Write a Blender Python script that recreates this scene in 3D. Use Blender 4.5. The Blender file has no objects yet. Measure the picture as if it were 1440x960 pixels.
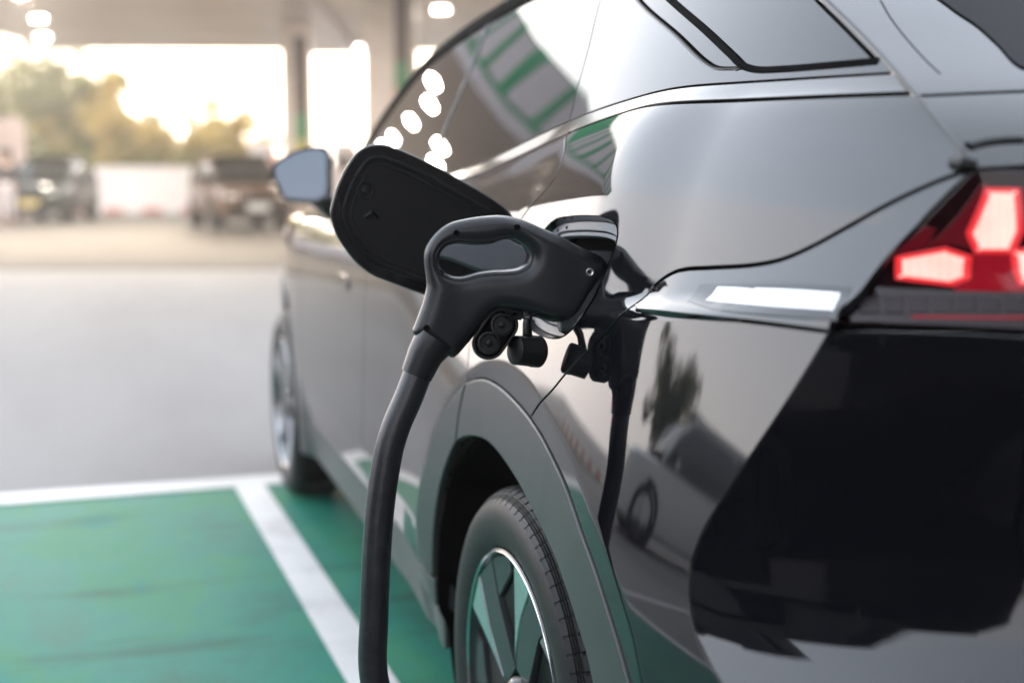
import bpy, bmesh, math, random
import numpy as np
from mathutils import Vector, Matrix
from mathutils.geometry import delaunay_2d_cdt

# ------------------------------------------------------------------ camera, light, exposure
C = bpy.context.scene.collection
SC = bpy.context.scene
R_ = math.radians
CAM = np.array([-0.55, -1.69, 1.10]); YAW = R_(18.0); PITCH = R_(7.487); FPX = 1750.0
cam_d = bpy.data.cameras.new('camera'); cam = bpy.data.objects.new('camera', cam_d); C.objects.link(cam)
cam.location = CAM.tolist(); cam.rotation_euler = (R_(90) - PITCH, 0, -YAW)
cam_d.sensor_width = 36; cam_d.lens = FPX / 1440 * 36; cam_d.clip_start = 0.02; cam_d.clip_end = 2000
cam_d.dof.use_dof = True; cam_d.dof.focus_distance = 1.60; cam_d.dof.aperture_fstop = 2.1
cam_d.dof.aperture_blades = 0
SC.camera = cam
SC.view_settings.view_transform = 'Standard'; SC.view_settings.look = 'None'
SC.view_settings.exposure = 1.25; SC.view_settings.gamma = 1; SC.view_settings.use_curve_mapping = False
SC.cycles.use_denoising = True
SC.cycles.max_bounces = 8; SC.cycles.glossy_bounces = 5; SC.cycles.diffuse_bounces = 3
SC.cycles.sample_clamp_indirect = 8

SUN_AZ = R_(6); SUN_EL = R_(13)          # low sun ahead of the car, behind the trees
W = bpy.data.worlds.new('World'); SC.world = W; W.use_nodes = True
nt = W.node_tree; nt.nodes.clear()
def N(nt, typ, **kw):
    n = nt.nodes.new(typ)
    for k, v in kw.items(): setattr(n, k, v)
    return n
def build_world():
    L = nt.links.new
    out = N(nt, 'ShaderNodeOutputWorld'); bg = N(nt, 'ShaderNodeBackground')
    sky = N(nt, 'ShaderNodeTexSky', sky_type='NISHITA'); sky.sun_disc = False
    sky.sun_elevation = SUN_EL; sky.sun_rotation = SUN_AZ
    sky.dust_density = 4.0; sky.air_density = 1.0; sky.ozone_density = 1.5
    # thin high overcast: the sky is mostly pale cloud, brighter and pinker low down, blue grey overhead
    tc = N(nt, 'ShaderNodeTexCoord'); sep = N(nt, 'ShaderNodeSeparateXYZ')
    L(tc.outputs['Generated'], sep.inputs[0])
    nz = N(nt, 'ShaderNodeTexNoise'); nz.inputs['Scale'].default_value = 2.2; nz.inputs['Detail'].default_value = 5
    mp = N(nt, 'ShaderNodeMapping'); mp.inputs['Scale'].default_value = (1, 1, 3.0)
    L(tc.outputs['Generated'], mp.inputs[0]); L(mp.outputs[0], nz.inputs[0])
    ad = N(nt, 'ShaderNodeMath', operation='MULTIPLY_ADD'); ad.inputs[1].default_value = 0.22
    L(nz.outputs[0], ad.inputs[0]); L(sep.outputs[2], ad.inputs[2])
    rp = N(nt, 'ShaderNodeValToRGB'); L(ad.outputs[0], rp.inputs[0])
    cr = rp.color_ramp; cr.elements[0].position = 0.08; cr.elements[0].color = (9.8, 9.1, 9.0, 1)
    cr.elements[1].position = 0.95; cr.elements[1].color = (5.0, 5.5, 6.2, 1)
    for p, c in ((0.22, (10.3, 9.8, 9.9, 1)), (0.34, (9.7, 9.8, 10.5, 1)), (0.50, (8.0, 8.8, 10.0, 1)), (0.68, (7.0, 7.8, 9.0, 1))):
        e = cr.elements.new(p); e.color = c
    mx = N(nt, 'ShaderNodeMix', data_type='RGBA'); mx.inputs['Factor'].default_value = 0.82
    L(sky.outputs[0], mx.inputs[6]); L(rp.outputs[0], mx.inputs[7])
    # brighter towards the low sun, duller behind the camera
    dp = N(nt, 'ShaderNodeVectorMath', operation='DOT_PRODUCT'); L(tc.outputs['Generated'], dp.inputs[0]); dp.inputs[1].default_value = (math.sin(SUN_AZ - .35), math.cos(SUN_AZ - .35), 0.1)
    mr = N(nt, 'ShaderNodeMapRange', interpolation_type='SMOOTHSTEP'); mr.inputs[1].default_value = -.55; mr.inputs[2].default_value = 1.0; mr.inputs[3].default_value = .98; mr.inputs[4].default_value = 2.1
    L(dp.outputs['Value'], mr.inputs[0])
    sc = N(nt, 'ShaderNodeVectorMath', operation='SCALE'); L(mx.outputs[2], sc.inputs[0]); L(mr.outputs[0], sc.inputs['Scale'])
    L(sc.outputs[0], bg.inputs[0]); bg.inputs[1].default_value = 0.12
    L(bg.outputs[0], out.inputs[0])
build_world()
sun_d = bpy.data.lights.new('sun', 'SUN'); sun_d.energy = 1.1; sun_d.angle = R_(10); sun_d.color = (1, 0.86, 0.66)
sun = bpy.data.objects.new('sun', sun_d); C.objects.link(sun)
sdir = Vector((math.sin(SUN_AZ) * math.cos(SUN_EL), math.cos(SUN_AZ) * math.cos(SUN_EL), math.sin(SUN_EL)))
sun.rotation_euler = sdir.to_track_quat('Z', 'Y').to_euler()

# ------------------------------------------------------------------ materials
def M(name, col, rough=0.5, metal=0.0, ior=1.5, coat=0.0, emit=None, estr=0.0, spec=0.5, trans=0.0, bump=0.0, bscale=50.0, var=0.0, vscale=5.0, sheen=0):
    m = bpy.data.materials.new(name); m.use_nodes = True
    t = m.node_tree; b = t.nodes['Principled BSDF']
    b.inputs['Base Color'].default_value = (*col, 1); b.inputs['Roughness'].default_value = rough
    b.inputs['Metallic'].default_value = metal; b.inputs['IOR'].default_value = ior
    b.inputs['Coat Weight'].default_value = coat; b.inputs['Coat Roughness'].default_value = 0.01
    b.inputs['Specular IOR Level'].default_value = spec
    b.inputs['Transmission Weight'].default_value = trans
    if emit: b.inputs['Emission Color'].default_value = (*emit, 1); b.inputs['Emission Strength'].default_value = estr
    L = t.links.new
    if bump or var:
        tc = N(t, 'ShaderNodeTexCoord')
        nz = N(t, 'ShaderNodeTexNoise'); nz.inputs['Scale'].default_value = bscale; nz.inputs['Detail'].default_value = 4
        L(tc.outputs['Object'], nz.inputs[0])
        if bump:
            bp = N(t, 'ShaderNodeBump'); bp.inputs['Strength'].default_value = bump; bp.inputs['Distance'].default_value = 0.002
            L(nz.outputs[0], bp.inputs['Height']); L(bp.outputs[0], b.inputs['Normal'])
        if var:
            nv = N(t, 'ShaderNodeTexNoise'); nv.inputs['Scale'].default_value = vscale; nv.inputs['Detail'].default_value = 6
            L(tc.outputs['Object'], nv.inputs[0])
            rp = N(t, 'ShaderNodeValToRGB'); L(nv.outputs[0], rp.inputs[0])
            rp.color_ramp.elements[0].position = 0.3; rp.color_ramp.elements[1].position = 0.7
            rp.color_ramp.elements[0].color = (*[c * (1 - var) for c in col], 1)
            rp.color_ramp.elements[1].color = (*[min(1, c * (1 + var)) for c in col], 1)
            L(rp.outputs[0], b.inputs['Base Color'])
    return m
PAINT = M('black_paint', (0.003, 0.003, 0.0045), 0.03, ior=1.63)
def dust_film(m, lo, hi):
    t = m.node_tree; b = t.nodes['Principled BSDF']; L = t.links.new
    tc = N(t, 'ShaderNodeTexCoord'); nz = N(t, 'ShaderNodeTexNoise'); nz.inputs['Scale'].default_value = 7; nz.inputs['Detail'].default_value = 8; nz.inputs['Roughness'].default_value = .65; L(tc.outputs['Object'], nz.inputs[0])
    mr = N(t, 'ShaderNodeMapRange'); mr.inputs[1].default_value = .35; mr.inputs[2].default_value = .75; mr.inputs[3].default_value = lo; mr.inputs[4].default_value = hi
    L(nz.outputs[0], mr.inputs[0]); L(mr.outputs[0], b.inputs['Roughness'])
dust_film(PAINT, .022, .075)
GLASS = M('tinted_glass', (0.004, 0.004, 0.005), 0.0, ior=1.52)
GLOSSTRIM = M('gloss_black_trim', (0.005, 0.005, 0.006), 0.08)
CLAD = M('grey_cladding_plastic', (0.035, 0.036, 0.036), 0.36, bump=0.15, bscale=900)
MATTE = M('matte_black_plastic', (0.006, 0.006, 0.006), 0.5, spec=0.3)
VOIDM = M('dark_void', (0.002, 0.002, 0.002), 0.9, spec=0.05)
HANDLE = M('handle_plastic', (0.013, 0.0135, 0.0155), 0.27, spec=.42, bump=0.10, bscale=2500)
RUBBER = M('cable_rubber', (0.020, 0.020, 0.023), 0.30, bump=0.25, bscale=350, var=0.35, vscale=60)
TYRE = M('tyre_rubber', (0.011, 0.011, 0.011), 0.5, spec=.3, bump=0.2, bscale=400, var=0.3, vscale=30)
RIMD = M('dark_rim_paint', (0.03, 0.033, 0.034), 0.16)
SILVER = M('machined_alloy', (0.75, 0.77, 0.78), 0.22, metal=1.0)
STEEL = M('bright_steel', (0.6, 0.6, 0.6), 0.3, metal=1.0)
GREYLIP = M('grey_port_plastic', (0.20, 0.205, 0.22), 0.35)
MIRROR = M('mirror_glass', (0.13, 0.15, 0.175), 0.0, metal=1.0)
REDLENS = M('red_lens', (0.20, 0.004, 0.010), 0.04, spec=.3, emit=(1, .02, .05), estr=.045)  # faint glow put into the lens to lift its red
DARKLENS = M('smoked_lens', (0.010, 0.002, 0.003), 0.03, spec=.35)
LAMP = M('tail_lamp_glow', (0.8, 0.15, 0.12), 0.3, emit=(1.0, 0.60, 0.51), estr=0.42)
def lamp_ribs(m):
    t = m.node_tree; b = t.nodes['Principled BSDF']; L = t.links.new
    tc = N(t, 'ShaderNodeTexCoord'); wv = N(t, 'ShaderNodeTexWave'); wv.inputs['Scale'].default_value = 60; wv.inputs['Distortion'].default_value = .6; L(tc.outputs['Object'], wv.inputs[0])
    nz = N(t, 'ShaderNodeTexNoise'); nz.inputs['Scale'].default_value = 22; L(tc.outputs['Object'], nz.inputs[0])
    a = N(t, 'ShaderNodeMath', operation='MULTIPLY_ADD'); a.inputs[1].default_value = .18; L(wv.outputs[1], a.inputs[0]); L(nz.outputs[0], a.inputs[2])
    r = N(t, 'ShaderNodeValToRGB'); L(a.outputs[0], r.inputs[0]); r.color_ramp.elements[0].position = .2; r.color_ramp.elements[1].position = .8
    r.color_ramp.elements[0].color = (1, .42, .35, 1); r.color_ramp.elements[1].color = (1, .78, .68, 1); L(r.outputs[0], b.inputs['Emission Color'])
lamp_ribs(LAMP)
LAMPEDGE = M('tail_lamp_edge', (0.6, 0.02, 0.02), 0.2, emit=(1.0, 0.03, 0.05), estr=0.20)
CLEARLENS = M('grey_lens', (0.026, 0.020, 0.022), 0.4, spec=.2)
REFLEX = M('white_reflector', (0.85, 0.85, 0.87), 0.12)
WHITEPAINT = M('white_car_paint', (0.86, 0.86, 0.84), 0.06)

# ------------------------------------------------------------------ object helpers
def props(o, label=None, cat=None, group=None, kind=None):
    if label: o['label'] = label
    if cat: o['category'] = cat
    if group: o['group'] = group
    if kind: o['kind'] = kind
    return o
def empty(name, loc=(0, 0, 0), rz=0.0, **kw):
    o = bpy.data.objects.new(name, None); C.objects.link(o); o.location = loc; o.rotation_euler = (0, 0, rz)
    o.empty_display_size = 0.1
    return props(o, **kw)
def link_mesh(name, me, mat, parent=None):
    o = bpy.data.objects.new(name, me); C.objects.link(o)
    if mat: me.materials.append(mat)
    if parent: o.parent = parent
    return o
class MB:
    def __init__(s): s.v = []; s.f = []; s.sm = []
    def add(s, vs, fs, smooth=False):
        n = len(s.v); s.v += [tuple(map(float, p)) for p in vs]
        s.f += [tuple(i + n for i in f) for f in fs]; s.sm += [smooth] * len(fs); return s
    def box(s, c, d, rot=None, bev=0.0):
        bm = bmesh.new(); bmesh.ops.create_cube(bm, size=1)
        for v in bm.verts: v.co = Vector((v.co.x * d[0], v.co.y * d[1], v.co.z * d[2]))
        if bev: bmesh.ops.bevel(bm, geom=bm.edges[:], offset=bev, segments=2, affect='EDGES')
        mtx = Matrix.Translation(c) @ (rot.to_4x4() if rot else Matrix())
        bm.verts.index_update()
        s.add([mtx @ v.co for v in bm.verts], [[v.index for v in f.verts] for f in bm.faces]); bm.free(); return s
    def tube(s, pts, r, seg=12, cap=True, closed=False):
        pts = [Vector(p) for p in pts]; n = len(pts); rr = r if hasattr(r, '__len__') else [r] * n
        vs = []; up = None
        for i, p in enumerate(pts):
            a = pts[(i - 1) % n] if (i or closed) else p; b = pts[(i + 1) % n] if (i < n - 1 or closed) else p
            t = (b - a).normalized()
            if up is None: up = t.orthogonal().normalized()
            up = (up - t * up.dot(t)).normalized(); w = t.cross(up)
            for k in range(seg):
                an = 2 * math.pi * k / seg; vs.append(p + (up * math.cos(an) + w * math.sin(an)) * rr[i])
        fs = []
        for i in range(n if closed else n - 1):
            j = (i + 1) % n
            for k in range(seg):
                k2 = (k + 1) % seg; fs.append((i * seg + k, i * seg + k2, j * seg + k2, j * seg + k))
        if cap and not closed:
            fs.append(tuple(range(seg))[::-1]); fs.append(tuple((n - 1) * seg + k for k in range(seg)))
        return s.add(vs, fs, True)
    def lathe(s, prof, seg=48, axis='x', c=(0, 0, 0), angs=None, capends=False):
        # prof: (along axis, radius)
        an = angs if angs is not None else [2 * math.pi * k / seg for k in range(seg)]
        seg = len(an); vs = []
        for a, r in prof:
            for t in an:
                q = (a, r * math.cos(t), r * math.sin(t)) if axis == 'x' else (r * math.cos(t), r * math.sin(t), a) if axis == 'z' else (r * math.cos(t), a, r * math.sin(t))
                vs.append((q[0] + c[0], q[1] + c[1], q[2] + c[2]))
        fs = []
        for i in range(len(prof) - 1):
            for k in range(seg):
                k2 = (k + 1) % seg; fs.append((i * seg + k, i * seg + k2, (i + 1) * seg + k2, (i + 1) * seg + k))
        return s.add(vs, fs, True)
    def prism(s, poly, a0, a1, axis='y'):
        # closed 2-D polygon extruded along an axis
        n = len(poly)
        def mk(p, a): return (p[0], a, p[1]) if axis == 'y' else (a, p[0], p[1]) if axis == 'x' else (p[0], p[1], a)
        vs = [mk(p, a0) for p in poly] + [mk(p, a1) for p in poly]
        fs = [tuple(range(n)), tuple(range(2 * n - 1, n - 1, -1))] + [(i, (i + 1) % n, n + (i + 1) % n, n + i) for i in range(n)]
        return s.add(vs, fs)
    def build(s, name, mat, parent=None, angle=40, bev=0.0):
        me = bpy.data.meshes.new(name); me.from_pydata(s.v, [], s.f); me.validate()
        bm = bmesh.new(); bm.from_mesh(me)
        for v in [v for v in bm.verts if not v.link_faces]: bm.verts.remove(v)
        bmesh.ops.recalc_face_normals(bm, faces=bm.faces[:])
        if bev: bmesh.ops.bevel(bm, geom=[e for e in bm.edges if len(e.link_faces) == 2 and e.calc_face_angle(0) > 0.6], offset=bev, segments=2, affect='EDGES')
        for f in bm.faces: f.smooth = True
        for e in bm.edges:
            e.smooth = len(e.link_faces) == 2 and e.calc_face_angle(0) < R_(angle)
        bm.to_mesh(me); bm.free()
        return link_mesh(name, me, mat, parent)

# ------------------------------------------------------------------ curves, surfaces, panels
def catmull(pts, step, closed=False):
    P = np.array(pts, float); n = len(P)
    if n == 2 and not closed:
        k = max(1, int(np.linalg.norm(P[1] - P[0]) / step)); t = np.linspace(0, 1, k + 1)[:, None]
        return P[0] * (1 - t) + P[1] * t
    out = []
    rng = range(n) if closed else range(n - 1)
    for i in rng:
        p1, p2 = P[i], P[(i + 1) % n]
        p0 = P[i - 1] if (i or closed) else 2 * p1 - p2
        p3 = P[(i + 2) % n] if (closed or i + 2 < n) else 2 * p2 - p1
        d = lambda a, b: max(np.linalg.norm(b - a) ** 0.5, 1e-6)
        t0 = 0; t1 = d(p0, p1); t2 = t1 + d(p1, p2); t3 = t2 + d(p2, p3)
        k = max(1, int(np.ceil(np.linalg.norm(p2 - p1) / step)))
        for t in np.linspace(t1, t2, k, endpoint=False):
            A1 = (t1 - t) / t1 * p0 + t / t1 * p1
            A2 = (t2 - t) / (t2 - t1) * p1 + (t - t1) / (t2 - t1) * p2
            A3 = (t3 - t) / (t3 - t2) * p2 + (t - t2) / (t3 - t2) * p3
            B1 = (t2 - t) / t2 * A1 + t / t2 * A2; B2 = (t3 - t) / (t3 - t1) * A2 + (t - t1) / (t3 - t1) * A3
            out.append((t2 - t) / (t2 - t1) * B1 + (t - t1) / (t2 - t1) * B2)
    if not closed: out.append(P[-1])
    return np.array(out)
def chain(*segs, step=0.006):
    """closed outline from smooth segments joined at corners"""
    o = []
    for s in segs:
        c = catmull(s, step)
        if o and np.linalg.norm(o[-1] - c[0]) < step * 0.4: c = c[1:]
        o += list(c)
    o = np.array(o)
    keep = [0]
    for i in range(1, len(o)):
        if np.linalg.norm(o[i] - o[keep[-1]]) > step * 0.15: keep.append(i)
    o = o[keep]
    if np.linalg.norm(o[0] - o[-1]) < step * 0.3: o = o[:-1]
    return o
def area(P): return 0.5 * np.sum(P[:, 0] * np.roll(P[:, 1], -1) - np.roll(P[:, 0], -1) * P[:, 1])
def inpoly(P, q):
    x, y = q[:, 0][:, None], q[:, 1][:, None]
    a = P; b = np.roll(P, -1, 0)
    c = ((a[:, 1] > y) != (b[:, 1] > y)) & (x < (b[:, 0] - a[:, 0]) * (y - a[:, 1]) / (b[:, 1] - a[:, 1] + 1e-15) + a[:, 0])
    return (c.sum(1) % 2) == 1
def distpoly(P, q):
    a = P; ab = np.roll(P, -1, 0) - P
    out = np.full(len(q), 1e9)
    for i in range(0, len(q), 2000):
        qq = q[i:i + 2000]
        t = np.clip(((qq[:, None] - a) * ab).sum(2) / ((ab ** 2).sum(1) + 1e-18), 0, 1)
        out[i:i + 2000] = np.sqrt((((qq[:, None] - a) - ab * t[..., None]) ** 2).sum(2)).min(1)
    return out
def offset(P, d):
    """move a closed outline inwards by d (outwards when negative)"""
    s = 1 if area(P) > 0 else -1
    t = np.roll(P, -1, 0) - np.roll(P, 1, 0); t /= np.linalg.norm(t, axis=1)[:, None] + 1e-12
    n = np.stack([-t[:, 1], t[:, 0]], 1) * s
    Q = P + n * d
    return Q
def fill(P, holes, h, extra=None):
    lo, hi = P.min(0), P.max(0)
    gx, gy = np.meshgrid(np.arange(lo[0] + h / 2, hi[0], h), np.arange(lo[1] + h / 2, hi[1], h))
    g = np.stack([gx.ravel() , gy.ravel()], 1)
    if extra is not None:
        if len(g):
            keep = np.ones(len(g), bool)
            for i in range(0, len(extra), 400): keep &= (((g[:, None] - extra[i:i + 400]) ** 2).sum(2).min(1) > (h * .45) ** 2)
            g = g[keep]
        g = np.vstack([extra, g])
        g = g[inpoly(P, g)]; g = g[distpoly(P, g) > .0006]
    if len(g):
        g = g[inpoly(P, g)]
        for H in holes: g = g[~inpoly(H, g)] if len(g) else g
        if len(g) and extra is None: g = g[distpoly(P, g) > h * 0.45]
        for H in holes:
            if len(g): g = g[distpoly(H, g) > h * 0.45]
    if extra is not None and len(g): pass
    V = [tuple(p) for p in P]; E = [(i, (i + 1) % len(P)) for i in range(len(P))]
    for H in holes:
        n = len(V); V += [tuple(p) for p in H]; E += [(n + i, n + (i + 1) % len(H)) for i in range(len(H))]
    V += [tuple(p) for p in g]
    r = delaunay_2d_cdt([Vector(p) for p in V], E, [], 0, 1e-7)
    vo = np.array([tuple(p) for p in r[0]]); F = np.array([f for f in r[2] if len(f) == 3])
    cen = vo[F].mean(1); ok = inpoly(P, cen)
    for H in holes: ok &= ~inpoly(H, cen)
    return vo, F[ok]
class Surf:
    def __init__(s, f, lo, hi, sign): s.f = f; s.lo = lo; s.hi = hi; s.sign = sign
    def P(s, q): return s.f(q[:, 0], q[:, 1])
    def N(s, q, e=0.0008):
        a, b = q[:, 0], q[:, 1]
        n = np.cross(s.f(a + e, b) - s.f(a - e, b), s.f(a, b + e) - s.f(a, b - e))
        return s.sign * n / (np.linalg.norm(n, axis=1)[:, None] + 1e-15)
def panel(name, outline, surf, mat, parent, holes=(), h=0.012, off=0.0, r=0.0010, depth=0.010, extra=None):
    P = np.array(outline, float)
    if area(P) < 0: P = P[::-1]
    HS = [np.array(H, float) if area(np.array(H)) < 0 else np.array(H, float)[::-1] for H in holes]
    Pin = offset(P, r); Hin = [offset(H, -r) for H in HS]
    q, F = fill(Pin, Hin, h, extra)
    n = surf.N(q); p = surf.P(q) + n * off
    V = list(p); NN = list(n); FF = [tuple(map(int, f)) for f in F]
    for loop, loopin, inner in [(P, Pin, False)] + [(a, b, True) for a, b in zip(HS, Hin)]:
        m = len(loop); nb = surf.N(loopin); pb = surf.P(loopin) + nb * off; po = surf.P(loop) + surf.N(loop) * off
        out = po - pb; out /= np.linalg.norm(out, axis=1)[:, None] + 1e-12
        rings = []
        for (k, dd, c1, c2) in ((0, 0, 1, 0), (0.7, 0.3, .71, .71), (1, 1, .1, 1), (1, depth / r, 0, 1)):
            base = len(V)
            V += list(pb + out * r * k - nb * r * dd); NN += list(nb * c1 + out * c2); rings.append(base)
        for a, b in zip(rings, rings[1:]):
            for i in range(m):
                j = (i + 1) % m; FF.append((a + i, b + i, b + j, a + j))
    me = bpy.data.meshes.new(name); me.from_pydata([tuple(v) for v in V], [], FF)
    # orient the faces with the surface normal
    nf = np.array([f.normal[:] for f in me.polygons]); nv = np.array(NN)
    flip = [i for i, f in enumerate(FF) if np.dot(nf[i], nv[list(f)].sum(0)) < 0]
    if flip:
        FF = [f[::-1] if i in set(flip) else f for i, f in enumerate(FF)] if len(flip) < 50 else [f[::-1] if b else f for f, b in zip(FF, np.isin(np.arange(len(FF)), flip))]
        bpy.data.meshes.remove(me); me = bpy.data.meshes.new(name); me.from_pydata([tuple(v) for v in V], [], FF)
    for f in me.polygons: f.use_smooth = True
    nv = nv / (np.linalg.norm(nv, axis=1)[:, None] + 1e-12)
    me.normals_split_custom_set_from_vertices([tuple(v) for v in nv])
    return link_mesh(name, me, mat, parent)
def strip(name, path, surf, width, height, mat, parent, closed=False):
    """a low rounded bead laid along a path on a surface"""
    q = np.array(path, float); p = surf.P(q); n = surf.N(q); m = len(q)
    t = np.gradient(p, axis=0) if not closed else np.roll(p, -1, 0) - np.roll(p, 1, 0)
    t /= np.linalg.norm(t, axis=1)[:, None]; s = np.cross(t, n)
    prof = [(-.5, -1.5), (-.5, .2), (-.35, .8), (0, 1), (.35, .8), (.5, .2), (.5, -1.5)]; k = len(prof)
    V = []; F = []
    for i in range(m):
        for a, b in prof: V.append(p[i] + s[i] * a * width + n[i] * b * height)
    for i in range(m if closed else m - 1):
        j = (i + 1) % m
        for c in range(k - 1): F.append((i * k + c, i * k + c + 1, j * k + c + 1, j * k + c))
    return MB().add(V, F, True).build(name, mat, parent, 50)

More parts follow.
